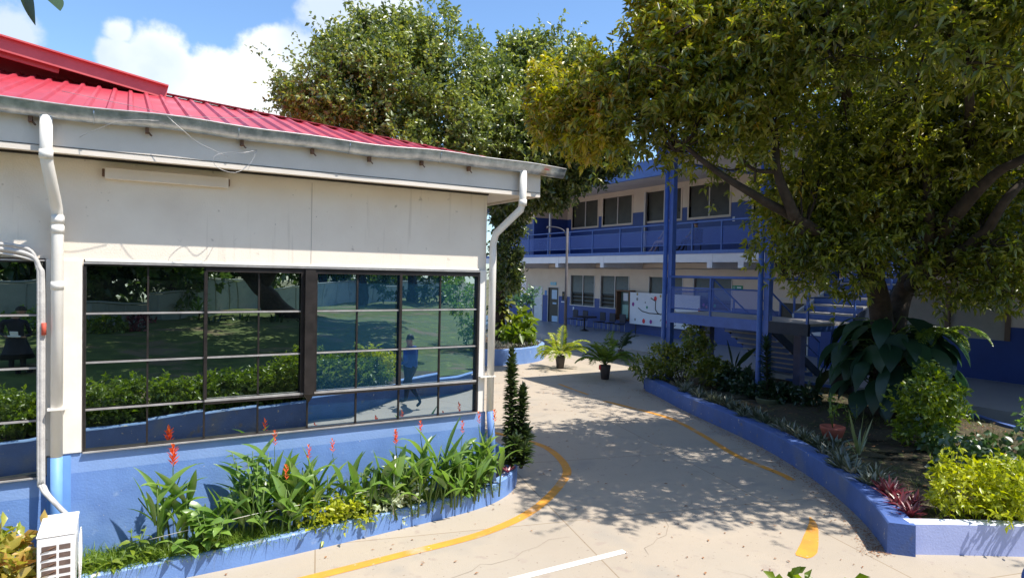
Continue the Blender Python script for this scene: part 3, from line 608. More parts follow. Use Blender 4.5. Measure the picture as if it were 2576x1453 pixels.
# roof
m = MB(); m.box((18.2, 13.95, 7.26), (18.32, 38.5, 7.95)); m.box((18.2, -2, 7.26), (18.32, 13.9, 7.95))
m.add([(18.2, -2, 7.95), (18.2, 38.5, 7.95), (28, 38.5, 9.3), (28, -2, 9.3)], [(0, 1, 2, 3)], mi=1); m.add([(18.2, 38.4, 7.26), (18.2, 38.4, 7.95), (28, 38.4, 9.3), (28, 38.4, 7.3)], [(0, 1, 2, 3)], mi=0); m.build('roof', [blues, redr], FB)
m = MB(); m.add([(18.32, -2, 7.28), (18.32, 38.4, 7.28), (22.0, 38.4, 7.62), (22.0, -2, 7.62)], [(0, 3, 2, 1)]); m.build('ceiling', fgrey, FB)
# balcony railing
m = MB()
m.tube([(XB+.06, -2, 5.42), (XB+.06, 33.6, 5.42)], .035, 8); m.tube([(XB+.06, -2, 5.18), (XB+.06, 33.6, 5.18)], .022, 6); m.tube([(XB+.06, -2, 4.53), (XB+.06, 33.6, 4.53)], .022, 6)
for y in [31.3, 29.3, 27.3, 25.4, 23.33, 21.83, 20.3, 18.87, 17.36, 15.9, 14.4, 12.9, 11.4, 9.9, 8.4, 6.9, 5.4, 3.9]: m.bar((XB+.06, y, 4.3), (XB+.06, y, 5.42), .06, .06)
rl = m.build('railing', blues, FB)
def meshm():
    m_ = bpy.data.materials.new('railing_mesh'); m_.use_nodes = True; t = m_.node_tree; N = t.nodes; L = t.links; b = N['Principled BSDF']; b.inputs['Base Color'].default_value = (.08, .15, .5, 1); b.inputs['Roughness'].default_value = .6
    g = N.new('ShaderNodeNewGeometry'); mp = N.new('ShaderNodeMapping'); mp.inputs['Rotation'].default_value = (R(45), 0, 0); mp.inputs['Scale'].default_value = (30, 30, 30); L.new(g.outputs['Position'], mp.inputs[0])
    fr = N.new('ShaderNodeVectorMath'); fr.operation = 'FRACTION'; L.new(mp.outputs[0], fr.inputs[0]); sx = N.new('ShaderNodeSeparateXYZ'); L.new(fr.outputs[0], sx.inputs[0])
    l1 = N.new('ShaderNodeMath'); l1.operation = 'LESS_THAN'; l1.inputs[1].default_value = .26; l2 = N.new('ShaderNodeMath'); l2.operation = 'LESS_THAN'; l2.inputs[1].default_value = .26
    L.new(sx.outputs['Y'], l1.inputs[0]); L.new(sx.outputs['Z'], l2.inputs[0]); mx = N.new('ShaderNodeMath'); mx.operation = 'MAXIMUM'; L.new(l1.outputs[0], mx.inputs[0]); L.new(l2.outputs[0], mx.inputs[1]); L.new(mx.outputs[0], b.inputs['Alpha']); return m_
meshmat = meshm()
m = MB(); m.add([(XB+.06, -2, 4.53), (XB+.06, 33.6, 4.53), (XB+.06, 33.6, 5.18), (XB+.06, -2, 5.18)], [(0, 1, 2, 3)]); m.build('mesh_panel', meshmat, rl)
for y, x, w_ in ((29.3, XB+.14, .09), (24.3, XW-.08, .11)):
    m = MB(); m.box((x-w_/2, y-w_/2, 4.301), (x+w_/2, y+w_/2, 7.35)); m.build('post', fgrey, FB)
for y in (12.9, 4.5):
    m = MB(); m.box((XB+.03, y-.17, .35), (XB+.37, y+.17, 3.6)); m.build('column', blued, FB)

# ================================================================== OUTSIDE STAIRCASE
ST = thing('staircase', (13.2, 12, 0), 'blue steel outdoor staircase with landing, mesh railing and tall double columns', 'staircase')
X0, X1, YA, YB_, ZL = 13.2, 14.95, 9.15, 13.62, 2.2
for y in (13.62, 10.36):
    m = MB(); m.tube([(X0-.03, y+.09, 6.5), (X0-.03, y+.09, .55)]+([(X0-.03, y+.09, .45), (X0-.12, y+.12, .36), (X0-.42, y+.22, .33), (X0-.5, y+.25, .26), (X0-.5, y+.25, .02)] if y > 12 else [(X0-.03, y+.09, .3)]), .066, 12)
    m.box((X0+.0, y-.13, .3), (X0+.15, y+.015, 6.55)); m.build('column', blues, ST)
m = MB(); m.box((X0-.03, YA, 1.93), (X0+.059, 10.2, ZL-.0)); m.build('landing_beam', mat('shade_darkened_stair_steel', (.018, .028, .05), (.012, .02, .035), .6, 4), ST)  # near-black colour: shade on this end of the beam painted in
m = MB(); m.box((X0-.02, 10.2, 1.93), (X0+.06, YB_-.02, ZL)); m.box((X0+.06, YA, 2.02), (X1, YA+.08, ZL-.05)); m.box((X0+.06, YB_-.1, 2.02), (X1, YB_-.02, ZL-.05)); m.box((X1-.08, YA+.081, 2.02), (X1-.001, YB_-.101, ZL-.051)); m.build('landing_beam', blues, ST)
m = MB(); m.box((X0+.061, YA+.0, ZL-.049), (X1, YB_-.02, ZL+.01)); m.build('landing', [mat('tread_plate', (.38, .37, .36), (.3, .29, .28), .6, 20)], ST)
for y in (13.5, 10.5):
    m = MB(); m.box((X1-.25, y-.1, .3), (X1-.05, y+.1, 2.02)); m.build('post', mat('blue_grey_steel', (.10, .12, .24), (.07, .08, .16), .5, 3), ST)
def flight(xa, za, xb, zb, y0, y1, nst, landing_first):
    m = MB(); run = (xb-xa)/nst; ris = (zb-za)/nst
    for k in range(nst):
        x = xa+run*k; z = za+ris*(k+1) if zb > za else za+ris*(k+1)
        if zb > za: m.box((x, y0+.05, z-.045), (x+run*1.04, y1-.05, z)); m.box((x+.004, y0+.05, z-ris+.001), (x+.02, y1-.05, z-.0451), mi=1)
        else: m.box((x, y0+.05, z-.045), (x+run*1.02, y1-.05, z)); m.box((x+.002, y0+.05, z-.0001), (x+.018, y1-.05, z-ris-.046), mi=1)
    t_ = m.build('step', [mat('tread_plate', (.38, .37, .36)), blues], ST)
    for y in (y0, y1-.05):
        s = MB(); d = -.14; s.add([(xa, y, za+d), (xb+.1, y, zb+d), (xb+.1, y, zb+d+.26), (xa, y, za+d+.26), (xa, y+.05, za+d), (xb+.1, y+.05, zb+d), (xb+.1, y+.05, zb+d+.26), (xa, y+.05, za+d+.26)], [(0, 1, 2, 3), (7, 6, 5, 4), (0, 4, 5, 1), (3, 2, 6, 7), (0, 3, 7, 4), (1, 5, 6, 2)]); s.build('stringer', (MATS['beam_white'] if (y != y0 and y0 < 10) else mat('shade_darkened_stair_steel', (.018, .028, .05), (.012, .02, .035), .6, 4)), ST)  # shade on the stringers is painted into their near-black colour
    for y in (y0+.03, y1-.03):
        s = MB(); s.tube([(xa, y, za+1.0), (xb, y, zb+1.0)], .027, 8); s.tube([(xa, y, za+.55), (xb, y, zb+.55)], .018, 6)
        for k in range(4): t = (k+.02)/3; x = xa+(xb-xa)*min(t, .99); z = za+(zb-za)*min(t, .99); s.bar((x, y, z), (x, y, z+1.0), .04, .04)
        s.build('handrail', blues, ST)
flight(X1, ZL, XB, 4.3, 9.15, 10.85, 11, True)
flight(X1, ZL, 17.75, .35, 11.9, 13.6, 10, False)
m = MB(); xr = X0+.02
m.tube([(xr, YA, 3.22), (xr, YB_-.1, 3.22)], .035, 8); m.tube([(xr, 10.45, 2.92), (xr, YB_-.1, 2.92)], .02, 6); m.tube([(xr, 10.45, 2.34), (xr, YB_-.1, 2.34)], .02, 6)
for y in (12.05, 10.48, 9.2): m.bar((xr, y, ZL), (xr, y, 3.22), .05, .05)
for y in (12.12, 11.98): m.bar((xr+.001, y, 2.34), (xr+.001, y, 2.92), .02, .02)
for yy in (YB_-.08, YA+.05): m.tube([(X0, yy, 3.22), (X1, yy, 3.22)], .03, 8); m.tube([(X0, yy, 2.8), (X1, yy, 2.8)], .02, 6)
lr = m.build('railing', blues, ST)
m = MB(); m.add([(xr, 10.45, 2.34), (xr, YB_-.1, 2.34), (xr, YB_-.1, 2.92), (xr, 10.45, 2.92)], [(0, 1, 2, 3)]); m.build('mesh_panel', meshmat, lr)
m = MB(); m.box((12.95, 8.6, 6.55), (18.19, 13.9, 6.62)); m.box((12.93, 8.6, 6.5), (13.03, 13.92, 6.95), mi=1); m.box((13.031, 13.82, 6.5), (18.19, 13.92, 6.95), mi=1); m.box((13.031, 8.6, 6.5), (18.19, 8.7, 6.95), mi=1); m.build('stair_roof', [fgrey, blues], ST)

# ================================================================== THINGS IN THE COURT
PO = thing('lamp_post', (16.15, 22.75, 0), 'thin grey lamp post with a short curved arm in front of the balcony', 'lamp post')
m = MB(); m.tube([(16.15, 22.75, 0), (16.15, 22.75, 2.6), (16.15, 22.75, 5.2)], [.075, .06, .05], 10); m.build('pole', mat('lamp_grey', (.13, .12, .125), (.09, .085, .09), .8, 4), PO)
m = MB(); m.tube(smooth([(16.1, 22.78, 4.9), (16.05, 22.9, 5.12), (15.9, 23.15, 5.24), (15.75, 23.6, 5.3)], 4), .025, 8); ar = m.build('arm', MATS['lamp_grey'], PO)
m = MB(); m.lathe((15.73, 23.65, 5.24), [(.0, .08), (.04, .07), (.07, .02), (.06, -.02), (0, -.03)], 12); m.build('lamp_head', MATS['lamp_grey'], ar)
# painted banner on legs
BN = thing('banner_board', (21.6, 22.4, .35), 'wide white painted banner with a bare tree and red fruits beside the blue column', 'banner')
m = MB(); m.box((21.6, 20.3, .86), (21.64, 24.9, 2.42)); bd = m.build('panel', boardw, BN)
m = MB()
for y in (20.6, 22.6, 24.5): m = MB(); m.bar((21.66, y, .35), (21.66, y, 1.2), .03, .03); m.build('leg', dark, BN)
def yz(px, py): return (24.9-(px-190)/120*1.0, 2.42-(py-820)/300)      # zoomed photo pixel -> place on the board
m = MB(); X = 21.592
def bl(pts, wd, mi): 
    for a, b in zip(pts[:-1], pts[1:]): ya, za = yz(*a); yb, zb = yz(*b); m.bar((X, ya, za), (X, yb, zb), wd, .004, mi=mi, up=(1, 0, 0))
bl([(370, 890), (410, 930), (410, 1050), (430, 1100), (455, 1115), (475, 1095)], .05, 0); bl([(265, 1045), (300, 1090), (360, 1112), (450, 1110)], .045, 0); bl([(545, 1050), (560, 1110), (580, 1120)], .04, 0); bl([(525, 970), (550, 1000), (560, 1030)], .05, 1); bl([(555, 1190), (575, 1215)], .03, 0); bl([(575, 1240), (545, 1280)], .03, 0); bl([(460, 1180), (450, 1210)], .03, 0); bl([(560, 1040), (580, 1080)], .03, 4)
m.build('painted_branch', [blackp, redp, greenp, greyp, goldp], bd)
for px, py, r, mi in ((408, 895, .10, 1), (547, 932, .11, 1), (220, 997, .09, 5), (255, 918, .07, 3), (340, 1028, .06, 2), (315, 1232, .1, 1), (375, 1232, .09, 5), (510, 1215, .1, 1), (240, 1222, .06, 3), (325, 960, .03, 0), (515, 1150, .05, 3), (450, 855, .06, 4), (255, 845, .06, 4), (740, 1010, .08, 6), (805, 1040, .07, 5), (845, 940, .07, 2), (770, 935, .06, 5), (790, 960, .05, 6)):
    m = MB(); y, z = yz(px, py); m.add([(X-.002, y+r*math.cos(a), z+r*1.15*math.sin(a)) for a in np.linspace(0, 2*math.pi, 13)[:-1]], [tuple(range(12))]); m.build('painted_fruit', (blackp, redp, greenp, greyp, goldp, purp, terra)[mi], bd)
m = MB()
m.tube([(X, yz(512, 1050)[0]+.2*math.cos(a)*(1+.08*math.sin(5*a)), yz(512, 1050)[1]+.18*math.sin(a)) for a in np.linspace(0, 6.28, 25)], .014, 4)
for k in range(0):
    a = k*.7; y, z = yz(512, 1050); m.tube([(X, y+.18*math.cos(a), z+.16*math.sin(a)), (X, y+.23*math.cos(a+.5), z+.2*math.sin(a+.5)), (X, y+.18*math.cos(a+.7), z+.16*math.sin(a+.7))], .012, 4, mi=0)
m.build('painted_wreath', goldp, bd)
# glazed notice cabinet
NC = thing('notice_cabinet', (21.7, 25.0, 1), 'narrow green-glazed notice cabinet at the left end of the painted banner', 'notice board')
m = MB(); 
for p, q in (((21.62, 24.95, .95), (21.98, 25.03, 2.5)), ((21.62, 25.95, .95), (21.98, 26.03, 2.5)), ((21.62, 25.0301, .95), (21.98, 25.9499, 1.02)), ((21.62, 25.0301, 2.43), (21.98, 25.9499, 2.5))): m.box(p, q)
m.box((21.9, 25.03, 1.02), (21.97, 25.95, 2.43), mi=1); m.build('frame', [rust, mat('cabinet_green', (.09, .15, .14), (.06, .1, .1), .5, 4)], NC)
m = MB(); m.box((21.88, 25.4, 1.95), (21.8999, 25.75, 2.35)); m.box((21.88, 25.35, 1.1), (21.8998, 25.8, 1.75), mi=1); m.box((21.88, 25.1, 1.5), (21.8997, 25.25, 2.2), mi=2); m.build('paper', [boardw, mat('pale_green_print', (.3, .5, .45)), greyp], NC)
# traffic-style sign on a pole: struck letter above, wheelchair square below
SG = thing('parking_sign', (16.4, 26.6, 0), 'upright white sign with a circle over a blue square on a thin pole', 'sign')
m = MB(); m.tube([(16.4, 26.6, 0), (16.4, 26.6, 1.9)], .025, 8); m.build('pole', alum, SG)
m = MB(); m.box((16.36, 26.38, 1.82), (16.38, 26.82, 2.95)); pn = m.build('panel', boardw, SG)
m = MB(); m.tube([(16.355, 26.6+.16*math.cos(a), 2.62+.16*math.sin(a)) for a in np.linspace(0, 2*math.pi, 25)], .016, 4, cap=False); m.box((16.353, 26.48, 1.9), (16.3595, 26.72, 2.2), mi=1)
m.tube([(16.35, 26.6+.06*math.cos(a), 2.02+.06*math.sin(a)) for a in np.linspace(-2.5, 2, 12)], .008, 4, mi=2); m.tube([(16.35, 26.62, 2.16), (16.35, 26.62, 2.06), (16.35, 26.55, 2.05), (16.35, 26.53, 1.96)], .01, 4, mi=2); m.build('symbol', [greyp, bluep, boardw], pn)
text('letter', 'E', .2, blackp, pn, (16.352, 26.6, 2.62), (R(90), 0, R(-90)))
# small wall signs (each a thing)
def wallsign(name, y, z, w_, h, m_, label, cat='sign', x=XW-.022, bld=None):
    q = MB(); q.box((x, y-w_/2, z-h/2), (x+.02, y+w_/2, z+h/2)); s = q.build(name, m_, loc=(x, y, z), bevel=.003); tag(s, label, cat); return s
s = wallsign('exit_sign', 18.6, 2.83, .55, .17, greenp, 'small green exit sign with white symbols on the beige wall right of the banner')
q = MB(); q.tube([(XW-.026, 18.76+.045*math.cos(a), 2.83+.045*math.sin(a)) for a in np.linspace(0, 6.28, 13)], .012, 4); q.build('symbol', boardw, s); q = MB(); q.box((XW-.026, 18.4, 2.80), (XW-.0225, 18.62, 2.86)); q.build('symbol', boardw, s)
wallsign('door_sign', 32.3, 2.68, .62, .18, skyp, 'tiny pale blue plate above the dark glazed door')
text('letter', 'SALA', .15, boardw, bpy.data.objects['door_sign'], (XW-.026, 32.3, 2.68), (R(90), 0, R(-90)))
wallsign('door_plate', 33.1, 2.1, .22, .3, bluep, 'small blue square plate between the white door and the dark glazed door')
s = wallsign('notice_poster', 15.05, 1.62, .62, .95, boardw, 'white poster with a pale blue blot and black blocks near the blue column')
q = MB(); q.box((XW-.026, 15.08, 1.35), (XW-.0225, 15.28, 1.95), mi=0)
for k in range(5): q.box((XW-.026, 14.86, 1.9-k*.14), (XW-.0224, 15.0, 1.99-k*.14), mi=1)
q.build('print', [skyp, blackp], s)
s = wallsign('wall_plaque', 31.2, 1.98, .3, .5, blackp, 'black and gold wall ornament between the dark glazed door and the lamp post')
q = MB(); q.lathe((XW-.03, 31.2, 2.05), [(.0, .06), (.05, .04), (.06, 0), (.03, -.05), (0, -.06)], 8); q.build('ornament', goldp, s); q = MB(); q.box((XW-.05, 31.0, 1.6), (XW-.0225, 31.4, 1.66)); q.build('shelf', boardw, s)
for y, z in ((30.2, 1.3), (18.9, 5.72)):
    wallsign('wall_socket', y, z, .12, .2, boardw, 'small white wall socket '+('below the left pair of ground-floor louvres' if z < 3 else 'beside the last upper window above the railing'), 'socket')
wallsign('wall_socket', 13.55, 1.35, .16, .22, boardw, 'small white wall socket on blue wall just left of the cream louvres', 'socket')

# waiting chairs (dark, in a row along the corridor wall)
def chair_row():
    t = thing('waiting_chair', (21.2, 29.2, .35), 'dark moulded waiting chair against the blue wall nearest the lamp post', 'chair', 'waiting chairs along the corridor')
    m = MB(); m.box((20.95, 29.0, .78), (21.4, 29.42, .82)); m.build('seat', blackp, t, bevel=.015)
    m = MB(); m.box((21.4, 28.98, .85), (21.44, 29.44, 1.3)); m.build('backrest', mat('chair_shell', (.03, .03, .05)), t, bevel=.02)
    for dx, dy in ((0, 0), (.42, 0), (0, .38), (.42, .38)):
        m = MB(); m.tube([(20.97+dx, 29.02+dy, .35), (20.97+dx, 29.02+dy, .8)], .015, 6); m.build('leg', alum, t)
    for k, (y, lab) in enumerate([(28.3, 'dark moulded waiting chair second from the lamp post along the blue wall'), (26.8, 'dark moulded waiting chair on blue wall left of the yellow palm frond'), (26.0, 'dark moulded waiting chair half hidden by the potted palm frond tips'), (25.2, 'dark moulded waiting chair at the right end of its row below the notice cabinet')]):
        c = t.copy(); col.objects.link(c); c.location = (21.2, y, .35); c['label'] = lab
        for ch in t.children: d = ch.copy(); col.objects.link(d); d.parent = c
chair_row()
TB = thing('round_table', (20.3, 26.9, .35), 'dark round table between the waiting chairs behind the palms', 'table')
m = MB(); m.lathe((20.3, 26.9, .35), [(0, .74), (.62, .74), (.64, .72), (.62, .69), (0, .69)], 24); m.build('tabletop', MATS['chair_shell'], TB)
m = MB(); m.lathe((20.3, 26.9, .35), [(.04, .69), (.04, .1), (.25, .02), (.25, 0)], 12); m.build('pedestal', MATS['dark_metal'], TB)

# drum under the stairs with a tray and a bone-white tap pipe
DR = thing('drum', (15.9, 10.0, .3), 'black drum under the staircase with a tray arm and white bent pipe', 'drum')
m = MB(); m.lathe((15.9, 10.0, .3), [(.0, 0), (.26, 0), (.27, .3), (.26, .75), (.28, .78), (.27, .84), (.24, .95), (.15, 1.05), (0, 1.08)], 20); m.build('body', mat('drum_black', (.012, .012, .014), (.02, .016, .014), .5, 4), DR)
m = MB(); m.lathe((16.25, 9.5, .3), [(0, .52), (.2, .54), (.33, .64), (.36, .7), (.33, .68), (0, .58)], 18); m.build('tray', MATS['drum_black'], DR)
m = MB(); m.tube(smooth([(15.95, 9.75, 1.0), (16.05, 9.6, .96), (16.2, 9.4, 1.02), (16.3, 9.25, 1.16)], 4), .02, 6); m.lathe((16.31, 9.22, 1.17), [(0, -.05), (.045, -.02), (.045, .02), (0, .05)], 8); m.build('pipe', plastic, DR)
# plant pots
def potm(t, c, r0, r1, h, m_, seg=20):
    m = MB(); m.lathe(c, [(0, 0), (r0, 0), (r1, h*.85), (r1*1.02, h), (r1*.9, h), (r1*.86, h*.9), (0, h*.88)], seg); m.build('pot', m_, t)
dpot = mat('grey_pot', (.10, .09, .085), (.05, .045, .045), .7, 6, .4, 20)

# ================================================================== PLANTS
lf_mid = leafm('ficus_leaf', [(.05, .075, .02), (.11, .15, .032), (.19, .235, .05), (.30, .33, .055), (.42, .42, .11)], .46, .09)
lf_big = leafm('mango_leaf', [(.035, .052, .01), (.072, .10, .015), (.14, .175, .02), (.24, .265, .028), (.38, .36, .04), (.40, .19, .03)], .45, .06)
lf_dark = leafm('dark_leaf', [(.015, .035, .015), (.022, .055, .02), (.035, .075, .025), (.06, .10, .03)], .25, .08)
lf_yel = leafm('yellow_green_leaf', [(.16, .22, .02), (.32, .38, .025), (.48, .50, .03), (.58, .58, .05)], .4, .05)
lf_lime = leafm('lime_leaf', [(.07, .13, .015), (.13, .20, .02), (.22, .29, .025), (.33, .36, .04)], .4, .06)
lf_grn = leafm('fresh_leaf', [(.07, .15, .025), (.13, .24, .04), (.21, .34, .06), (.34, .44, .10)], .4, .08)
lf_grass = leafm('grass_blade', [(.08, .14, .02), (.15, .24, .03), (.24, .34, .05), (.38, .42, .12)], .4, .04)
lf_var = leafm('variegated_leaf', [(.16, .24, .07), (.40, .48, .22), (.66, .70, .5), (.75, .78, .62)], .35, .05)
lf_cro = leafm('croton_leaf', [(.10, .17, .02), (.20, .28, .03), (.34, .38, .05), (.50, .40, .09), (.55, .22, .08)], .35, .08)
lf_palm = leafm('palm_leaf', [(.05, .10, .015), (.11, .19, .025), (.22, .30, .04), (.40, .42, .08)], .4, .07)
lf_phil = leafm('philodendron_leaf', [(.010, .032, .016), (.016, .045, .022), (.026, .065, .028), (.045, .10, .035)], .25, .035)
lf_drac = leafm('dracaena_leaf', [(.018, .045, .012), (.035, .07, .015), (.07, .11, .02), (.16, .19, .04)], .25, .12)
lf_oys = leafm('oyster_plant_leaf', [(.025, .04, .02), (.06, .075, .04), (.12, .14, .07), (.34, .34, .24), (.12, .03, .05)], .25, .1)
lf_red = leafm('red_leaf', [(.05, .015, .02), (.14, .03, .04), (.30, .06, .08), (.38, .34, .22)], .3, .08)
bract = leafm('orange_bract', [(.70, .10, .03), (.80, .16, .04), (.85, .06, .06)], .3, .05)
stemm = mat('green_stem', (.12, .19, .04), (.08, .13, .03), .6, 8)
deadl = leafm('fallen_leaf', [(.10, .05, .03), (.25, .11, .05), (.40, .20, .10), (.30, .16, .07)], .1, .04)

def tree(name, base, label, paths, blobs, mt, seed, ntw, per, Ln, Wd, barkm, group=None, style='spray', twl=.5, twigs=500, **kw):
    t = thing(name, base, label, 'tree', group); rng = np.random.default_rng(seed)
    m = MB()
    for p in paths:
        pts = smooth([q[:3] for q in p], 5); rr = np.interp(np.linspace(0, len(p)-1, len(pts)), range(len(p)), [q[3] for q in p]); m.tube([tuple(np.array(a)+rng.normal(size=3)*r*.06) for a, r in zip(pts, rr)], list(rr), 12)
    tr = m.build('trunk', barkm, t)
    o, P, td = crown('crown', blobs, mt, t, seed, ntw, per, Ln, Wd, twl=twl, style=style, **kw)
    if twigs:
        m = MB(); allp = np.array([q[:3] for p in paths for q in p[1:]]); ix = rng.choice(len(P), min(twigs, len(P)), replace=False)
        for i in ix:
            a = P[i]; j = np.argmin(((allp-a)**2).sum(1)); b = allp[j]; dd_ = a-b; ln = np.linalg.norm(dd_)
            s = a-dd_/max(ln, .01)*min(ln, 1.5)-np.array([0, 0, .2]); m.tube([tuple(s), tuple((s+a)/2+rng.normal(size=3)*.07), tuple(a), tuple(a+td[i]*twl*1.0)], [.022, .016, .010, .004], 4, cap=False)
        tag(m.build('branches', barkm, t), kind='stuff')
    return t
def PX(l): return [tuple(at(u, v, d))+(r,) for u, v, d, r in l]
def BL_(l, zs=.85): return [tuple(at(u, v, d))+(r*d/FPX, r*d/FPX, r*d/FPX*zs) for u, v, r, d in l]

# round planter with its tree
cx, cy, rr_ = 11.5, 22.35, 2.78
kr, _ = kerb('planter_wall', [(cx+rr_*math.cos(a), cy+rr_*math.sin(a)) for a in np.linspace(0, 2*math.pi, 49)[:-1]], .56, .2, 'light blue round planter wall with silver edging plants around the creeper-clad tree', [bluel, kerbt], closed=True, side=1)
mb = MB(); mb.poly([(cx+2.6*math.cos(a), cy+2.6*math.sin(a)) for a in np.linspace(0, 2*math.pi, 32)[:-1]], .5); struct(mb.build('soil_bed', soil))
T1 = tree('tree', (12.3, 21.6, .5), 'large leafy tree with creepers on its trunk growing from the round blue planter',
     [[(12.3, 21.6, .4, .26), (12.25, 21.6, 2.2, .2), (12.3, 21.5, 4.2, .18), (12.1, 21.2, 6, .14), (12.4, 20.8, 8, .08)], [(12.25, 21.6, 4, .14)]+PX([(1350, 420, 23, .1), (1420, 250, 22, .05)]), [(12.25, 21.5, 4.4, .13)]+PX([(1200, 380, 22, .1), (1230, 220, 21, .05)])],
     BL_([(1270,275,98,21),(1295,170,56,21),(1370,165,66,21),(1440,165,58,20),(1400,280,110,20.5),(1330,370,100,20.5),(1240,400,80,22),(1430,395,75,21),(1460,300,60,20),(1345,460,58,21.5),(1290,500,48,23),(1385,480,40,22),(1272,560,28,23.6),(1268,630,24,23.8),(1280,690,20,23.8)], .9),
     lf_mid, 11, 8200, 13, .14, .075, bark, twigs=260, twl=.42, cull=-.14, up=.6, cs=1.15, sprig=.035)
T2 = tree('tree', (8.2, 20.0, 0), 'broad rounded tree crown rising behind the end of the red roof',
     [[(8.2, 20.0, 0, .3), (8.1, 19.8, 2.5, .24), (8.0, 19.4, 4.6, .18)]+PX([(1080, 200, 19, .1), (1090, 70, 19, .04)]), [(8.1, 19.6, 4, .16)]+PX([(950, 300, 18.5, .1), (830, 240, 18, .05), (740, 240, 18, .02)]), [(8.1, 19.6, 4.2, .14)]+PX([(1180, 260, 19, .08), (1200, 130, 19, .03)]), PX([(1000, 330, 19, .1), (950, 200, 19, .06), (900, 90, 19, .02)])],
     BL_([(800,212,72,18),(775,262,50,18),(835,305,66,18),(870,145,66,18.5),(955,110,68,19),(1050,115,68,19),(1108,65,34,19),(945,55,30,19),(760,240,48,18),(900,215,95,18),(905,300,90,18),(1010,215,125,18.5),(1130,215,88,19),(1165,140,42,19.5),(1120,320,110,18.5),(1010,340,80,18),(1210,300,80,19.5),(1230,200,55,19.5)], .9),
     lf_mid, 12, 10500, 13, .125, .068, bark, twigs=260, twl=.42, cull=-.14, up=.6, cs=1.15, sprig=.035)
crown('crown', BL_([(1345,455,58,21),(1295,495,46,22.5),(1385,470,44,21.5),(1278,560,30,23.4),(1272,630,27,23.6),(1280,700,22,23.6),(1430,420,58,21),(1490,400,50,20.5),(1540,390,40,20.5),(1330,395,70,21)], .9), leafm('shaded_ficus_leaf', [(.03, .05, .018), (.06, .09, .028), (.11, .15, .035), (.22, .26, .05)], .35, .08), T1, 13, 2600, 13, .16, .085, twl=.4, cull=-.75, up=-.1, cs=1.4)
# creepers on the trunk of T1, big golden leaves
rng = np.random.default_rng(21); n = 210; a = rng.uniform(0, 6.28, n); z = rng.uniform(.8, 4.6, n); P = np.stack([12.3+.22*np.cos(a), 21.6+.22*np.sin(a), z], 1)
V, F = blade_geo(P, np.stack([np.cos(a), np.sin(a), rng.uniform(-.6, .5, n)], 1), rng.uniform(.25, .5, n), rng.uniform(.14, .26, n), rng, droop=1.3, seg=3)
cr_ = thing('creeper', (12.3, 21.6, .5), 'golden-leaved creeper climbing the trunk in the round planter', 'climbing plant'); np_mesh('foliage', V, F, leafm('creeper_leaf', [(.05, .08, .02), (.12, .15, .02), (.25, .25, .03)], .35, .08), cr_)
m = MB(); m.tube([(12.55, 21.55, .5), (12.56, 21.5, 2.5), (12.5, 21.5, 4.2)], .03, 6); m.build('stem', stemm, cr_)
def bush(name, label, blobs, mt, seed, ntw, per, Ln, Wd, group=None, cat='shrub', twl=.15, stems=5, base=None, **kw):
    b = np.array(blobs); c = b[:, :3].mean(0); base = base or (c[0], c[1], max(0, (b[:, 2]-b[:, 5]).min()-.05)); t = thing(name, base, label, cat, group)
    o, P, td = crown('foliage', blobs, mt, t, seed, ntw, per, Ln, Wd, twl=twl, cs=kw.pop('cs', 4.), **kw)
    rng = np.random.default_rng(seed); m = MB()
    for i in range(stems):
        q = P[rng.integers(len(P))]; s = (base[0]+rng.normal()*.04, base[1]+rng.normal()*.04, base[2]); m.tube([s, tuple((np.array(s)*.5+q*.5)+rng.normal(size=3)*.03), tuple(q)], [.014, .01, .004], 5)
    m.build('stem', bark, t); return t
bush('pothos_bush', 'lime-yellow broad-leaved bush beside the trunk in the round planter', [(12.9, 21.0, 1.35, .38, .38, .45), (12.5, 20.7, .95, .5, .4, .4), (13.2, 21.3, .85, .4, .4, .35)], lf_lime, 22, 90, 4, .34, .24, droop=.3)
bush('sapling', 'small blue-green sapling leaning right above the lime bush', [(13.2, 21.9, 2.2, .45, .4, .3), (13.9, 21.7, 2.35, .4, .35, .25)], leafm('bluegreen_leaf', [(.03, .09, .05), (.07, .17, .08), (.16, .28, .12)], .35, .08), 23, 110, 6, .16, .07)
# silver-leaved edging: too many to count
rng = np.random.default_rng(24); n = 3000; a = rng.uniform(0, 6.28, n); r_ = rng.uniform(1.4, 2.62, n); P = np.stack([cx+r_*np.cos(a), cy+r_*np.sin(a), np.full(n, .5)+rng.uniform(0, .14, n)], 1)
V, F = leaf_geo(P, sph(rng, n)*.7+np.array([0, 0, .8]), rng.uniform(.1, .2, n), .035, rng); tag(np_mesh('silver_groundcover', V, F, leafm('silver_leaf', [(.12, .13, .09), (.2, .2, .15), (.34, .32, .26), (.26, .2, .16)], .3, .06), loc=(cx, cy, .5)), 'silvery low edging plants filling the round planter', 'ground cover', kind='stuff')

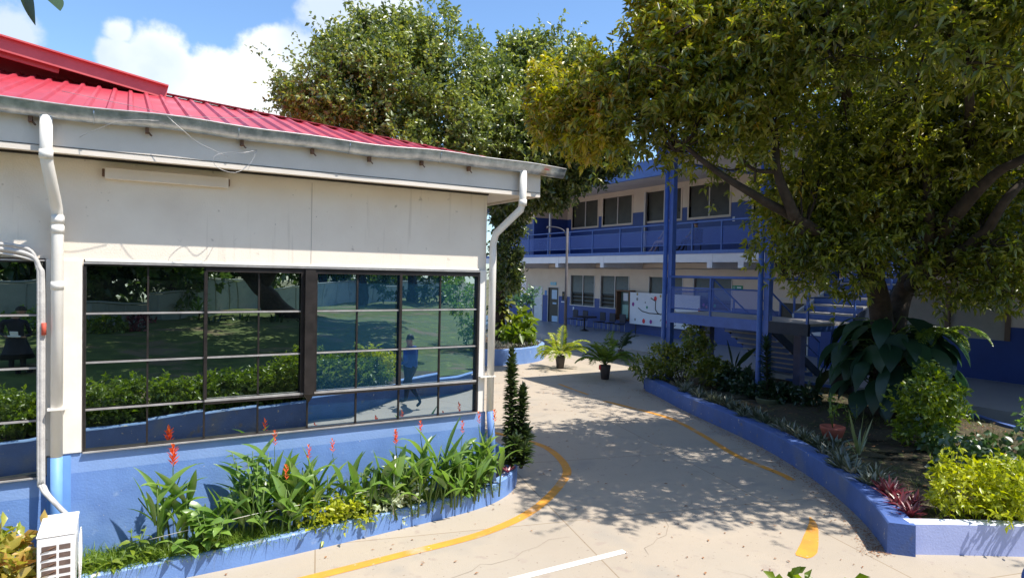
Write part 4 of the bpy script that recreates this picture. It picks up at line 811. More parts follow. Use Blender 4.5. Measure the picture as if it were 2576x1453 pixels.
# the big tree in the right-hand planter
TB_ = (14.15, 7.75, .3)
big_paths = [
    [TB_+(.34,), (14.1, 7.85, 1.2, .27), (14.05, 7.95, 2.2, .24)]+PX([(2195, 700, 13.6, .2), (2140, 640, 12.6, .14), (2020, 560, 11.6, .095), (1900, 492, 11.0, .07), (1795, 425, 10.9, .05), (1700, 350, 10.9, .035), (1580, 260, 11.3, .03), (1450, 240, 12.3, .015)]),
    [(14.1, 7.8, 1.8, .22)]+PX([(2275, 720, 14.2, .2), (2330, 600, 12.2, .13), (2332, 480, 11.6, .06), (2320, 380, 11.4, .045), (2300, 200, 11, .03)]),
    PX([(2290, 690, 13.7, .17), (2400, 545, 11.6, .13), (2500, 440, 10.6, .08), (2600, 385, 10.2, .065), (2800, 250, 11, .05)]),
    PX([(2290, 720, 13.7, .15), (2380, 655, 12.5, .13), (2470, 590, 11.5, .09), (2560, 470, 10.8, .07), (2700, 380, 12, .06)]),
    PX([(2000, 548, 11.2, .10), (1955, 430, 10.9, .07), (1940, 300, 10.9, .05), (1850, 130, 10.6, .02)]),
    PX([(2330, 600, 13.6, .14), (2200, 400, 12.6, .1), (2120, 200, 11, .06), (2080, 60, 9.5, .03)]),
    PX([(2400, 545, 13.2, .12), (2440, 350, 11.5, .08), (2420, 120, 9, .05), (2350, -100, 8.5, .03)]),
    PX([(1955, 430, 10.9, .05), (1900, 428, 10.9, .03), (1860, 395, 11, .02)]),
    PX([(1700, 350, 11.4, .04), (1690, 200, 11, .03), (1680, 60, 10.8, .015)]),
    PX([(2150, 640, 14, .06), (2060, 640, 13.2, .04), (1960, 660, 12.8, .015)]),
    PX([(2500, 440, 12.6, .1)])+[(13, 4.5, 6.5, .06), (11.2, 3.4, 6.6, .03)]]
big_blobs = BL_([(1700,55,95,10.8),(1800,140,120,10.8),(1690,190,90,11),(1580,235,52,11.5),(1550,150,20,11.2),(1500,250,70,12),(1420,225,62,12.5),(1395,290,42,12.4),(1490,325,62,12),(1590,330,75,11.5),(1690,330,85,11.3),(1780,290,110,11),(1900,270,140,11),
    (1670,10,45,11),(1950,80,140,10),(2080,70,160,9.2),(2250,60,180,8.6),(2460,70,190,8.2),(2100,250,160,11.5),(2290,250,170,11.6),(2470,270,160,11.8),(1990,400,115,12),(2110,470,130,12.4),(2210,420,110,12),(2060,590,95,12.6),(2020,655,62,12.4),(2130,670,80,12.8),(1975,520,60,12.3),
    (2300,420,140,13),(2450,440,110,13.4),(2360,560,120,13),(2250,560,100,13.6),(2440,610,90,12.8),(2500,660,55,12.2),(2540,730,38,11.8),(2560,520,80,12),(2600,620,60,11.8),(1760,395,52,11.5),(1850,400,60,11.9),(2400,690,60,13),(2080,650,58,11.9),(2190,560,85,11.9),(2480,700,72,12),(2300,630,75,12.2),(2550,640,70,11.5),(2050,500,90,12),(2420,700,60,13),(2500,560,90,12.3),(2150,590,90,12.6),(2350,480,110,12.2),(2560,700,60,11.6),(2400,350,120,11.4),(2190,330,110,11.6),(1960,600,55,12.4),
    (1780,-90,150,11),(2000,-150,220,9.8),(2400,-170,280,8.8),(2700,-50,250,8.6),(2720,250,200,10.5)], .8)+[(10.4, 3.7, 6.6, 1.5, 1.4, .8), (12, 2.9, 7.2, 1.7, 1.6, 1.), (10.2, 5.5, 8, 1.6, 1.5, .9), (13, 4.6, 6.8, 1.7, 1.5, 1.), (14.8, 6, 8, 2.2, 2, 1.3), (9.0, 4.3, 7.4, 1.3, 1.2, .7), (15.5, 9, 8.6, 2.3, 2.2, 1.2), (8.6, 6.2, 7.9, 1.1, 1.1, .6), (7.7, 7.3, 6.7, 1.2, 1.2, .6), (7.5, 8.5, 6.3, 1.0, 1.0, .5), (8.7, 7.4, 6.4, 1.1, 1.1, .6)]
big = tree('tree', TB_, 'huge spreading shade tree with forked dark trunk in the right-hand planter', big_paths, big_blobs, lf_big, 31, 25000, 12, .125, .042, bark, style='rosette', twl=.32, twigs=700, cull=-.22, sprig=.05, droop=.22, cs=1.9, shell=(.35, 1.05))

lf_gold = leafm('golden_mango_leaf', [(.10, .13, .015), (.22, .26, .02), (.38, .38, .03), (.50, .44, .05), (.46, .22, .04)], .42, .07)
crown('crown', BL_([(1500,245,85,11.8),(1420,225,66,12.4),(1395,290,46,12.3),(1490,325,60,11.9),(1590,320,70,11.4),(1585,230,50,11.4),(1680,30,50,10.8),(1720,90,80,10.6),(1690,190,70,10.8),(1850,60,70,10.2),(1800,190,60,10.5)], .8), lf_gold, big, 32, 3000, 12, .13, .045, twl=.32, style='rosette', cull=-.2, droop=.22, cs=1.9, shell=(.6, 1.12))

# philodendron ring round the trunk
rng = np.random.default_rng(41); ph = thing('philodendron', (14.1, 7.8, .3), 'dark climbing philodendron with big drooping leaves around the trunk base', 'climbing plant')
n = 130; a = rng.uniform(0, 6.28, n); z = rng.uniform(.75, 2.4, n); ro = rng.uniform(.35, 1.1, n)*(1.1-.22*(z-.9)); c = np.array([13.95, 7.75])
P = np.stack([c[0]+ro*np.cos(a), c[1]+ro*np.sin(a), z+.1], 1); D = np.stack([np.cos(a)*.75, np.sin(a)*.75, np.full(n, -.15)-rng.random(n)*.5], 1)
V, F = blade_geo(P, D, rng.uniform(.6, .9, n), rng.uniform(.34, .5, n), rng, droop=2.3, seg=6, fold=.06, shape=.72); np_mesh('foliage', V, F, lf_phil, ph, smooth=True)
m = MB()
for i in range(n): m.tube([(14.1, 7.85, max(.4, z[i]-.35)), (c[0]+ro[i]*.6*math.cos(a[i]), c[1]+ro[i]*.6*math.sin(a[i]), z[i]+.12), tuple(P[i])], [.018, .013, .01], 5, cap=False)
m.build('stem', stemm, ph)
fe = thing('fern', (14.3, 6.9, 1.9), 'hanging pale fern on the trunk fork above the philodendron', 'fern')
def frond_geo(base, dirs, Ls, rng, npair=14, lw=.03, ll=.22, droop=1.0, spread=1.0):
    Ps = []; Ds = []; Lz = []; stems = []
    for b, d, L_ in zip(base, dirs, Ls):
        d = unit(np.array(d, float)); pos = np.array(b, float); st = [pos.copy()]
        for k in range(npair):
            t = (k+1)/npair; d = d+np.array([0, 0, -droop/npair*(.3+1.3*t)]); d = d/np.linalg.norm(d); pos = pos+d*L_/npair; st.append(pos.copy())
            if t < .16: continue
            s = np.cross(d, [0, 0, 1.]); s /= max(np.linalg.norm(s), 1e-6); up = np.cross(s, d)
            for sg in (-1, 1):
                Ps.append(pos); Ds.append(s*sg*.8*spread+d*.75+up*.18+rng.normal(size=3)*.06); Lz.append(ll*(math.sin(math.pi*min(1, t*.8+.18))**.6)*rng.uniform(.85, 1.1))
        stems.append(st)
    V, F = leaf_geo(np.array(Ps), np.array(Ds), np.array(Lz), lw, rng, fold=.15, droop=.25, flat=.8); return V, F, stems
dirs = [(math.cos(a)*.9, math.sin(a)*.9, rng.uniform(.1, .6)) for a in rng.uniform(0, 6.28, 22)]
V, F, st = frond_geo([(14.3, 6.9, 2.2)]*22, dirs, rng.uniform(.6, 1.1, 22), rng, 16, .035, .16, 1.6); np_mesh('foliage', V, F, lf_palm, fe)
m = MB(); [m.tube([tuple(p) for p in s], .006, 4, cap=False) for s in st]; m.build('stem', stemm, fe)

def palm(loc, label, seed, scale=1., nf=15, mt=lf_palm, pot=(.12, .17, .44), red=False):
    rng = np.random.default_rng(seed); x, y, z = loc; t = thing('potted_palm', loc, label, 'potted palm')
    potm(t, (x, y, z), pot[0], pot[1], pot[2], dpot); b = (x, y, z+pot[2])
    az = np.linspace(0, 6.28, nf+1)[:-1]+rng.normal(size=nf)*.25; el = rng.uniform(.45, 1.35, nf)
    dirs = [(math.cos(a)*math.cos(e), math.sin(a)*math.cos(e), math.sin(e)) for a, e in zip(az, el)]
    V, F, st = frond_geo([b]*nf, dirs, rng.uniform(.8, 1.25, nf)*scale, rng, 22, .03*scale, .3*scale, 1.5); np_mesh('foliage', V, F, mt, t)
    m = MB(); [m.tube([tuple(p) for p in s], list(np.linspace(.012, .003, len(s))), 4, cap=False) for s in st]; m.build('stem', stemm, t)
    if red: m = MB(); m.box((x-.18, y+.0, z+.3), (x-.14, y+.09, z+.44)); m.build('red_tag', redp, t)
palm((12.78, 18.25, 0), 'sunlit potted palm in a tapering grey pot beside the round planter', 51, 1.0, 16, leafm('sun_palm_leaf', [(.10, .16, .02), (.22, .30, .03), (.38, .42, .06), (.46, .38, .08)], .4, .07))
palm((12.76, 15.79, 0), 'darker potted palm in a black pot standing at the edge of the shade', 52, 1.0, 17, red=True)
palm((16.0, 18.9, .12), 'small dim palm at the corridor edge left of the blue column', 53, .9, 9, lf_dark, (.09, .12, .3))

# shrubs beside the stair column
bush('stair_shrub', 'yellow-green twiggy shrub around the foot of the left stair column', [(12.9, 13.3, .85, .42, .42, .45), (13.2, 12.4, 1.0, .42, .45, .5), (13.4, 12.7, 1.5, .22, .3, .4), (12.5, 13.75, .65, .32, .3, .28), (13.5, 12.1, .65, .4, .4, .32)], leafm('shrub_leaf', [(.05, .08, .012), (.12, .17, .02), (.24, .27, .03), (.38, .36, .04)], .4, .08), 61, 900, 8, .11, .045, stems=12)
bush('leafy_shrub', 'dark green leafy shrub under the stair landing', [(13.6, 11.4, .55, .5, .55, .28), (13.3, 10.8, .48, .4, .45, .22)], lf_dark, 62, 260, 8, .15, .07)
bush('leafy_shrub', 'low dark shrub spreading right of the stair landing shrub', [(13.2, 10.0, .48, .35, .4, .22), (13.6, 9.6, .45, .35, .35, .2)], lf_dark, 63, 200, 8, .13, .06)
def bladed(name, label, P, D, Ln, Wd, mt, seed, cat='plant', droop=.6, group=None, base=None, seg=5, fold=.12, stem=None, shape=1.):
    rng = np.random.default_rng(seed); P = np.array(P, float); base = base or tuple(P.mean(0)); t = thing(name, base, label, cat, group)
    V, F = blade_geo(P, np.array(D, float), Ln, Wd, rng, droop=droop, seg=seg, fold=fold, shape=shape); np_mesh('foliage', V, F, mt, t)
    if stem: m = MB(); [m.tube(s, .012, 5) for s in stem]; m.build('stem', stemm, t)
    return t
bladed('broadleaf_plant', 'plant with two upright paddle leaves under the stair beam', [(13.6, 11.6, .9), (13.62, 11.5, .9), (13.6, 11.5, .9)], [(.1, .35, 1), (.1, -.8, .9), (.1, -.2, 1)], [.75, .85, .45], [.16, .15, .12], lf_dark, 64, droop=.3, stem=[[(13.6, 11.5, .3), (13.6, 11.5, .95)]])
# columns of whorled dracaena
def dracaena(label, stems_, seed, mt=lf_drac, Ln=.17, Wd=.055, dens=280, cat='plant', name='dracaena'):
    rng = np.random.default_rng(seed); b = stems_[0][0]; t = thing(name, b, label, cat); m = MB(); P = []; D = []; LL = []
    for s0, s1, rad in stems_:
        s0 = np.array(s0); s1 = np.array(s1); ln = np.linalg.norm(s1-s0); m.tube([tuple(s0), tuple(s1)], [.03, .018], 7); n = int(dens*ln)
        tt = np.linspace(.08, 1, n); a = np.arange(n)*2.4+rng.normal(size=n)*.2; e = .15+1.1*tt**6+rng.normal(size=n)*.15
        P.append(s0+(s1-s0)*tt[:, None]); D.append(np.stack([np.cos(a)*np.cos(e), np.sin(a)*np.cos(e), np.sin(e)+.25], 1)); LL.append(Ln*rad*(1-.25*tt)*rng.uniform(.85, 1.15, n))
    m.build('stem', bark, t); V, F = blade_geo(np.concatenate(P), np.concatenate(D), np.concatenate(LL), Wd, rng, droop=.9, seg=3, fold=.2); np_mesh('foliage', V, F, mt, t)
dracaena('tall dark green dracaena column beside the corner downpipe of the red-roofed building', [((5.0, 8.4, .3), (5.02, 8.45, 2.0), 1.0), ((5.12, 8.36, .3), (5.18, 8.36, 1.45), 1.0), ((4.95, 8.28, .3), (4.96, 8.2, .72), 1.25), ((5.2, 8.45, .3), (5.27, 8.4, .8), 1.3), ((5.08, 8.22, .3), (5.1, 8.16, .6), 1.3)], 71)
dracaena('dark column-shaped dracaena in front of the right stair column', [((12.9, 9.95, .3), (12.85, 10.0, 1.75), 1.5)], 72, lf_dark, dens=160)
bladed('bromeliad', 'little red-tinged bromeliad at the foot of the corner dracaena', [(4.78, 8.1, .3)]*9, [(math.cos(a), math.sin(a), .9) for a in np.linspace(0, 5.6, 9)], .16, .035, lf_red, 73)

# heliconias in the left bed
def heliconia(x, y, h, n, seed, label, flowers=1, lean=0):
    rng = np.random.default_rng(seed); t = thing('heliconia', (x, y, .13), label, 'flowering plant', 'heliconias in the bed under the windows'); P = []; D = []; LL = []; WW = []; m = MB(); fl = MB()
    for i in range(n):
        bx, by = x+rng.normal()*.11, min(7.86, max(7.5, y+rng.normal()*.07)); hh = h*rng.uniform(.6, 1.); tx, ty = bx+rng.normal()*.12+lean, min(7.88, by-abs(rng.normal())*.04)
        m.tube([(bx, by, .13), ((bx+tx)/2, (by+ty)/2, .13+hh*.5), (tx, ty, .13+hh*.8)], [.012, .010, .006], 5)
        k = rng.integers(3, 5)
        for j in range(k):
            f = .35+.5*j/k; P.append((bx+(tx-bx)*f, by+(ty-by)*f, .13+hh*f*.85)); az = rng.choice([0, math.pi])+rng.normal()*.6; e = rng.uniform(.7, 1.35); D.append((math.cos(az)*math.cos(e), min(.15, math.sin(az)*math.cos(e)), math.sin(e))); LL.append(hh*rng.uniform(.40, .58)); WW.append(rng.uniform(.075, .125))
    V, F = blade_geo(np.array(P), np.array(D), np.array(LL), np.array(WW), rng, droop=np.array([rng.uniform(.3, 1.6) for _ in P]), seg=7, fold=.18, shape=.85); np_mesh('foliage', V, F, lf_grn, t); m.build('stem', stemm, t)
    for i in range(flowers):
        fx = x+rng.uniform(-.16, .16)+lean; fz = .13+h*rng.uniform(.92, 1.1); fy = min(y, 7.72); fm = MB(); fm.tube([(x, y, .4), (fx, fy, fz-.08)], .004, 4, cap=False)
        rngf = np.random.default_rng(seed+i); q = 10; a = np.arange(q)*2.6; Pq = np.array([(fx, fy, fz-.07+.016*k) for k in range(q)]); Vq, Fq = blade_geo(Pq, np.stack([np.cos(a)*.7, np.sin(a)*.5, np.full(q, .8)], 1), .085 if seed == 80 else .055, .034 if seed == 80 else .026, rngf, droop=.2, seg=2, fold=.3)
        o = np_mesh('flower', Vq, Fq, bract, t); fm.build('flower_stalk', stemm, t)
hl = [(.42, 7.62, 1.05, 5, 2, 'heliconia with stacked red-orange flowers left of the centre mullion, leftmost tall clump'), (.75, 7.55, .75, 5, 0, 'low broad-leaved heliconia clump right of the leftmost flowering one'),
      (1.45, 7.7, 1.15, 6, 1, 'tall heliconia with upright blades crossing the window sill left of the centre mullion'), (1.8, 7.65, .95, 5, 1, 'heliconia clump directly under the thick black window mullion'), (2.2, 7.62, .9, 4, 1, 'heliconia with one arching leaf right of the window mullion'),
      (2.95, 7.65, .9, 5, 2, 'heliconia clump beside the leaning white stake'), (3.35, 7.7, 1.1, 6, 1, 'tallest heliconia clump right of the leaning white stake'), (3.8, 7.75, .95, 6, 1, 'dense heliconia clump second from the corner downpipe'), (4.2, 7.8, 1.0, 6, 2, 'heliconia clump hugging the corner downpipe'),
      (1.15, 7.6, .85, 5, 0, 'leafy heliconia clump between the two leftmost tall ones and the third window column'), (1.62, 7.55, .75, 5, 1, 'short heliconia clump with a drooping red flower just left of the mullion'), (2.5, 7.62, .8, 5, 0, 'flowerless heliconia clump between the mullion and the grey-green herb'), (3.15, 7.62, .8, 5, 0, 'low heliconia clump right at the foot of the leaning stake'), (3.6, 7.66, .85, 5, 0, 'flowerless heliconia clump third from the corner downpipe'), (4.0, 7.74, .8, 5, 0, 'short flowerless heliconia clump nearest the corner clump')]
for i, (x, y, h, n, f, lab) in enumerate(hl): heliconia(x, y, h*1.05, n+3, 80+i, lab, f)
def stem_leafy(name, label, x, y, h, seed, mt, Ln, Wd, n=6, r=.18, per=16, z0=.13):
    rng = np.random.default_rng(seed); t = thing(name, (x, y, z0), label, 'plant'); m = MB(); P = []; D = []
    for i in range(n):
        tx, ty = x+rng.normal()*r, y-abs(rng.normal())*r*.5; hh = h*rng.uniform(.6, 1); m.tube([(x+rng.normal()*r*.5, y, z0), ((x+tx)/2, ty, z0+hh*.5), (tx, ty, z0+hh)], .006, 4)
        for k in range(per): f = .25+.75*k/per; a = k*2.4; P.append((x+(tx-x)*f, y+(ty-y)*f, z0+hh*f)); D.append((math.cos(a), math.sin(a), .1))
    P = np.array(P); V, F = blade_geo(P, np.array(D), rng.uniform(.7, 1.2, len(P))*Ln, Wd, rng, droop=1.3, seg=3, fold=.1, shape=.75); np_mesh('foliage', V, F, mt, t); m.build('stem', stemm, t)
stem_leafy('broadleaf_plant', 'light green broad-leaved plant with drooping leaves under the third window column', 1.25, 7.66, 1.1, 101, lf_grn, .12, .06, 8, .16, 18)
stem_leafy('broadleaf_plant', 'low wide-leaved plant sprawling over the grass between the two tall heliconias', .75, 7.5, .5, 102, lf_grn, .16, .09, 6, .2, 10)
stem_leafy('herb_clump', 'grey-green bushy herb left of the leaning white stake', 2.62, 7.72, .68, 103, leafm('herb_leaf', [(.06, .09, .05), (.12, .16, .08), (.22, .26, .14)], .3, .06), .08, .035, 12, .12, 22)
stem_leafy('broadleaf_plant', 'leafy green plant with rounded leaves at the foot of the corner heliconias', 3.9, 7.72, .5, 104, lf_grn, .12, .07, 8, .22, 12)
bush('variegated_shrub', 'low yellow variegated shrub under the middle of the windows', [(1.95, 7.58, .35, .22, .09, .17), (2.25, 7.58, .28, .2, .09, .13)], lf_yel, 105, 150, 6, .07, .035, stems=3)
bush('variegated_shrub', 'low white-and-green variegated shrub at the foot of the leaning stake', [(2.75, 7.66, .32, .2, .09, .16), (3.0, 7.68, .36, .17, .09, .18)], lf_var, 106, 180, 6, .06, .035, stems=3)
bush('croton', 'orange and green croton at the lower left beside the air conditioner', [(-1.05, 7.4, .38, .28, .22, .28), (-1.3, 7.35, .45, .3, .2, .32), (-.95, 7.2, .25, .22, .15, .2)], lf_cro, 107, 200, 7, .15, .06, stems=6)
tag(MB().tube([(2.83, 7.56, .2), (2.86, 7.60, .92)], .012, 7).build('garden_stake', whl, loc=(2.83, 7.56, .13)), 'thin white stake leaning among the heliconias', 'stake')
m = MB(); m.tube([(.2, 7.5, .42), (1.2, 7.52, .5), (2.85, 7.58, .55), (4.3, 7.85, .62)], .003, 4); tag(m.build('string_line', white, loc=(2.0, 7.5, .13)), 'thin white string stretched along the left flower bed', 'string')
# fringe of grass in the left bed
rng = np.random.default_rng(110); n = 24000; x = rng.uniform(-.55, 4.6, n); ky = np.interp(x, [p[0] for p in P1[:-10]], [p[1] for p in P1[:-10]]); dn = np.interp(x, [-.6, .2, 2, 4.6], [.5, .42, .25, .2]); y = ky+.10+rng.random(n)**1.6*dn
keep = fractal(np.stack([x, y, x*0], 1), 3.5, 4) > -.55; x, y = x[keep], y[keep]; n = len(x); P = np.stack([x, y, np.full(n, .14)], 1)
V, F = blade_geo(P, np.stack([rng.normal(size=n)*.6, rng.normal(size=n)*.5-.25, np.ones(n)], 1), rng.uniform(.09, .25, n), rng.uniform(.006, .012, n), rng, droop=rng.uniform(.8, 2.2, n), seg=3)
tag(np_mesh('grass', V, F, lf_grass, loc=(2, 7.5, .13)), 'bright green grass fringe spilling over the left planter wall', 'grass', kind='stuff')
for i, (x, y) in enumerate([(-.1, 7.45), (.05, 7.55), (.2, 7.5), (-.3, 7.5)]):
    stem_leafy('small_seedling', ['short yellowing seedling just right of the air conditioner', 'thin upright seedling against the wall near the air conditioner', 'broad-leaved seedling at the left end of the flower bed', 'seedling touching the air conditioner side'][i], x, y, [.3, .45, .3, .25][i], 120+i, lf_lime, .12, .05, 3, .05, 7)

# ---- right planter
grp = 'oyster plants edging the right planter'
rng = np.random.default_rng(130); proto = None
path_in = [(p[0]+.42, p[1]+.05) for p in P2[8:]]; dl = np.cumsum([0]+[math.dist(a, b) for a, b in zip(path_in[:-1], path_in[1:])]); NE = 46
ORD = lambda n: f"{n}{'th' if 10 <= n % 100 <= 20 else {1: 'st', 2: 'nd', 3: 'rd'}.get(n % 10, 'th')}"
def oy_label(i):
    if i > 40: return f'reddish oyster plant, {ORD(i-40)} of the red ones toward the golden shrub'
    return f'dark spiky oyster plant, {ORD(i+1)} in the planter edging from its stair end' if i < 21 else f'dark spiky oyster plant in the edging, {ORD(41-i)} back from the reddish ones'
for i in range(NE):
    s = dl[-1]*i/(NE-1); x = np.interp(s, dl, [p[0] for p in path_in])+rng.normal()*.09+.05; y = np.interp(s, dl, [p[1] for p in path_in])+rng.normal()*.09
    red = i > 40
    if i < 3 or i == 41:
        k = 42; a = rng.uniform(0, 6.28, k); e = rng.uniform(.35, 1.3, k)
        t = thing('oyster_plant', (x, y, .3), oy_label(i), 'edging plant', grp)
        V, F = blade_geo(np.tile([[x, y, .3]], (k, 1))+rng.normal(size=(k, 3))*.02, np.stack([np.cos(a)*np.cos(e), np.sin(a)*np.cos(e), np.sin(e)], 1), rng.uniform(.18, .33, k), .045, rng, droop=.5, seg=3, fold=.25); np_mesh('foliage', V, F, lf_red if red else lf_oys, t)
        if red: pr_ = t
        else: proto = (proto or [])+[t]
    else:
        src = pr_ if red else proto[i % 3]; c = src.copy(); col.objects.link(c); c.location = (x, y, .3); c['label'] = oy_label(i); c.rotation_euler = (0, 0, rng.uniform(0, 6)); sc_ = rng.uniform(.8, 1.15); c.scale = (sc_, sc_, sc_)
        for ch in src.children: d = ch.copy(); col.objects.link(d); d.parent = c
bush('golden_shrub', 'bright yellow-green clipped shrub at the sunlit corner of the right planter', [(8.85, 4.0, .62, .32, .25, .22), (9.35, 3.75, .70, .45, .32, .28), (9.9, 3.45, .68, .45, .35, .28), (8.95, 4.15, .86, .14, .12, .2), (9.5, 3.6, .5, .6, .25, .18), (10.4, 3.2, .66, .45, .35, .28)], lf_yel, 141, 1300, 8, .075, .035, stems=14, cull=-.5)
bush('tall_shrub', 'tall yellow-green bush in front of the big tree trunk', [(11.95, 6.1, 1.0, .38, .38, .42), (12.0, 6.0, .7, .42, .42, .38), (12.3, 6.1, 1.4, .22, .22, .3), (12.35, 5.8, 1.1, .28, .28, .28)], lf_lime, 142, 650, 8, .095, .045, stems=10)
bush('creeping_plant', 'dark leafy vine patch between the tall bush and the golden shrub', [(11.5, 5.4, .5, .5, .4, .22), (11.0, 4.9, .45, .45, .35, .18), (11.9, 4.9, .5, .5, .4, .22), (11.3, 4.4, .42, .4, .3, .15)], leafm('vine_leaf', [(.03, .07, .02), (.06, .12, .03), (.10, .18, .05)], .3, .1), 143, 330, 5, .12, .09)
bush('thin_shrub', 'sparse grey-green shrub at the right edge before the sunlit walkway', [(13.1, 4.6, .7, .45, .35, .35), (13.5, 4.9, .95, .3, .3, .3)], lf_grn, 144, 90, 6, .09, .05)
bladed('snake_plant', 'pale green snake plant with upright striped blades beside the terracotta pot', [(10.35, 6.2, .3)]*9, [(.15, .0, 1), (-.2, .1, 1), (.3, -.15, 1), (-.1, .25, 1), (.05, -.2, 1), (.4, .2, .9), (-.35, -.1, .9), (.6, 0, .8), (-.5, .2, .8)], [.85, .8, .7, .6, .55, .5, .45, .4, .4], .05, leafm('snake_leaf', [(.10, .14, .05), (.2, .24, .08), (.34, .36, .14)], .2, .1), 145, droop=.15, base=(10.35, 6.2, .3), seg=6)
TP = thing('potted_plant', (10.95, 7.05, .3), 'wide terracotta pot with a thin leafy plant in the right planter', 'potted plant')
potm(TP, (10.95, 7.05, .3), .13, .21, .28, terra); m = MB(); P = []; D = []
rng = np.random.default_rng(146)
for k in range(4):
    tp = (10.95+rng.normal()*.2, 7.05+rng.normal()*.15, 1.0+rng.random()*.2); m.tube([(10.95, 7.05, .55), ((10.95+tp[0])/2, (7.05+tp[1])/2+.04, .8), tp], .008, 5)
    for j in range(9): f = .4+.6*j/9; P.append((10.95+(tp[0]-10.95)*f, 7.05+(tp[1]-7.05)*f, .55+(tp[2]-.55)*f)); D.append(tuple(rng.normal(size=3)))
m.build('stem', stemm, TP); V, F = leaf_geo(np.array(P), np.array(D), .10, .05, rng); np_mesh('foliage', V, F, lf_lime, TP)
stem_leafy('broadleaf_plant', 'stray leafy plant left of the terracotta pot near the trunk', 12.3, 7.6, .6, 147, lf_lime, .1, .05, 3, .15, 8, z0=.3)
# stone ring pot at the foot of dracaena column
m = MB(); m.lathe((12.9, 9.95, .28), [(.24, 0), (.27, .12), (.27, .15), (.22, .15), (.2, .08)], 20); tag(m.build('planter_ring', mat('mossy_concrete', (.12, .13, .07), (.08, .09, .05), .9, 5), loc=(12.9, 9.95, .28)), 'mossy low ring around the dracaena by the right stair column', 'planter ring')
# sparse turf and litter on the bed (stuff)
def inpoly(x, y, poly):
    c = np.zeros(len(x), bool); j = len(poly)-1
    for i in range(len(poly)):
        xi, yi = poly[i]; xj, yj = poly[j]; c ^= ((yi > y) != (yj > y)) & (x < (xj-xi)*(y-yi)/(yj-yi+1e-12)+xi); j = i
    return c
rng = np.random.default_rng(150); n = 26000; x = rng.uniform(7.8, 16.2, n); y = rng.uniform(1.5, 13.5, n); k = inpoly(x, y, PB) & (fractal(np.stack([x, y, x*0], 1), 1.6, 9) > .05); x, y = x[k], y[k]; n = len(x)
V, F = blade_geo(np.stack([x, y, np.full(n, .29)], 1), np.stack([rng.normal(size=n)*.5, rng.normal(size=n)*.5, np.ones(n)], 1), rng.uniform(.06, .14, n), .008, rng, droop=1.2, seg=2); tag(np_mesh('grass', V, F, leafm('dull_grass', [(.05, .07, .02), (.10, .13, .03), (.2, .19, .07)], .3, .03), loc=(12, 7, .3)), 'thin patchy grass on the shaded earth of the right planter', 'grass', kind='stuff')
def litter(name, n, box, z, seed, label, size=(.03, .07), poly=None):
    rng = np.random.default_rng(seed); x = rng.uniform(box[0], box[1], n); y = rng.uniform(box[2], box[3], n)
    if poly is not None: k = inpoly(x, y, poly); x, y = x[k], y[k]; n = len(x)
    a = rng.uniform(0, 6.28, n); V, F = leaf_geo(np.stack([x, y, np.full(n, z)], 1), np.stack([np.cos(a), np.sin(a), rng.uniform(-.02, .15, n)], 1), rng.uniform(*size, n), rng.uniform(.012, .03, n), rng, flat=.9, fold=.3)
    V[:, 2] = np.maximum(V[:, 2], z); tag(np_mesh(name, V, F, deadl, loc=((box[0]+box[1])/2, (box[2]+box[3])/2, z)), label, 'fallen leaves', kind='stuff')
rng = np.random.default_rng(153); n = 1500; ii = rng.integers(0, len(P2), n); q = np.array(P2)[ii]; off = -np.abs(rng.normal(size=n))*.14-.02; x = q[:, 0]+off+rng.normal(size=n)*.02; y = q[:, 1]+rng.uniform(-.1, .1, n)+off*-.3; a = rng.uniform(0, 6.28, n)
V, F = leaf_geo(np.stack([x, y, np.full(n, .008)], 1), np.stack([np.cos(a), np.sin(a), rng.uniform(0, .15, n)], 1), rng.uniform(.012, .05, n), rng.uniform(.008, .02, n), rng, flat=.9); V[:, 2] = np.maximum(V[:, 2], .006)
tag(np_mesh('leaf_litter', V, F, deadl, loc=(10, 9, 0)), 'drift of small brown leaf crumbs along the foot of the cobalt planter wall', 'fallen leaves', kind='stuff')
notk = [(-12, -2), (8.3, -2), (7.6, 4.2), (8.5, 5.1), (9.6, 6.8), (10.6, 9), (11.4, 11.4), (12.2, 13.6), (16, 14.5), (16, 24), (6, 24), (5.6, 9.5), (5.1, 8.2), (3.5, 7.5), (-12, 7.2)]
litter('fallen_leaves', 900, (0, 13, 2.5, 20), .008, 151, 'small brown fallen leaves scattered over the concrete path', poly=notk)
litter('fallen_leaves', 1100, (7.9, 16, 1.8, 13.4), .33, 152, 'brown leaf litter on the earth of the right planter', (.05, .1), poly=PB)

# ================================================================== THE GARDEN BEHIND THE CAMERA (seen in the windows)
wallp = [(-16, -8.6), (-1.2, -9.95), (1.1, -11.2), (4.2, -15.6), (9.5, -21), (15, -28), (24, -34)]
RW = thing('boundary_wall', (1.1, -11.2, .6), 'tall grey-green plastered boundary wall behind the lawn, mirrored in the windows', 'wall')
m = MB(); n = len(wallp)
m.add([(x, y, .3) for x, y in wallp]+[(x, y, 2.45) for x, y in wallp]+[(x+.05, y-.25, 2.45) for x, y in wallp]+[(x+.05, y-.25, .3) for x, y in wallp], [(i, i+1, n+i+1, n+i) for i in range(n-1)]+[(n+i, n+i+1, 2*n+i+1, 2*n+i) for i in range(n-1)]+[(2*n+i, 2*n+i+1, 3*n+i+1, 3*n+i) for i in range(n-1)])
m.build('panel', grey, RW)
m = MB()
for i in range(n-1):
    for t in np.arange(0, 1, .22): x = wallp[i][0]*(1-t)+wallp[i+1][0]*t; y = wallp[i][1]*(1-t)+wallp[i+1][1]*t; m.box((x-.02, y+.005, .3), (x+.02, y+.03, 2.44))
m.tube([(x, y, 2.5) for x, y in wallp], .04, 6); m.build('capping', mat('wall_capping', (.3, .33, .3)), RW)
lf_far = leafm('far_leaf', [(.025, .05, .02), (.055, .10, .025), (.11, .17, .035), (.2, .27, .05)], .35, .06)
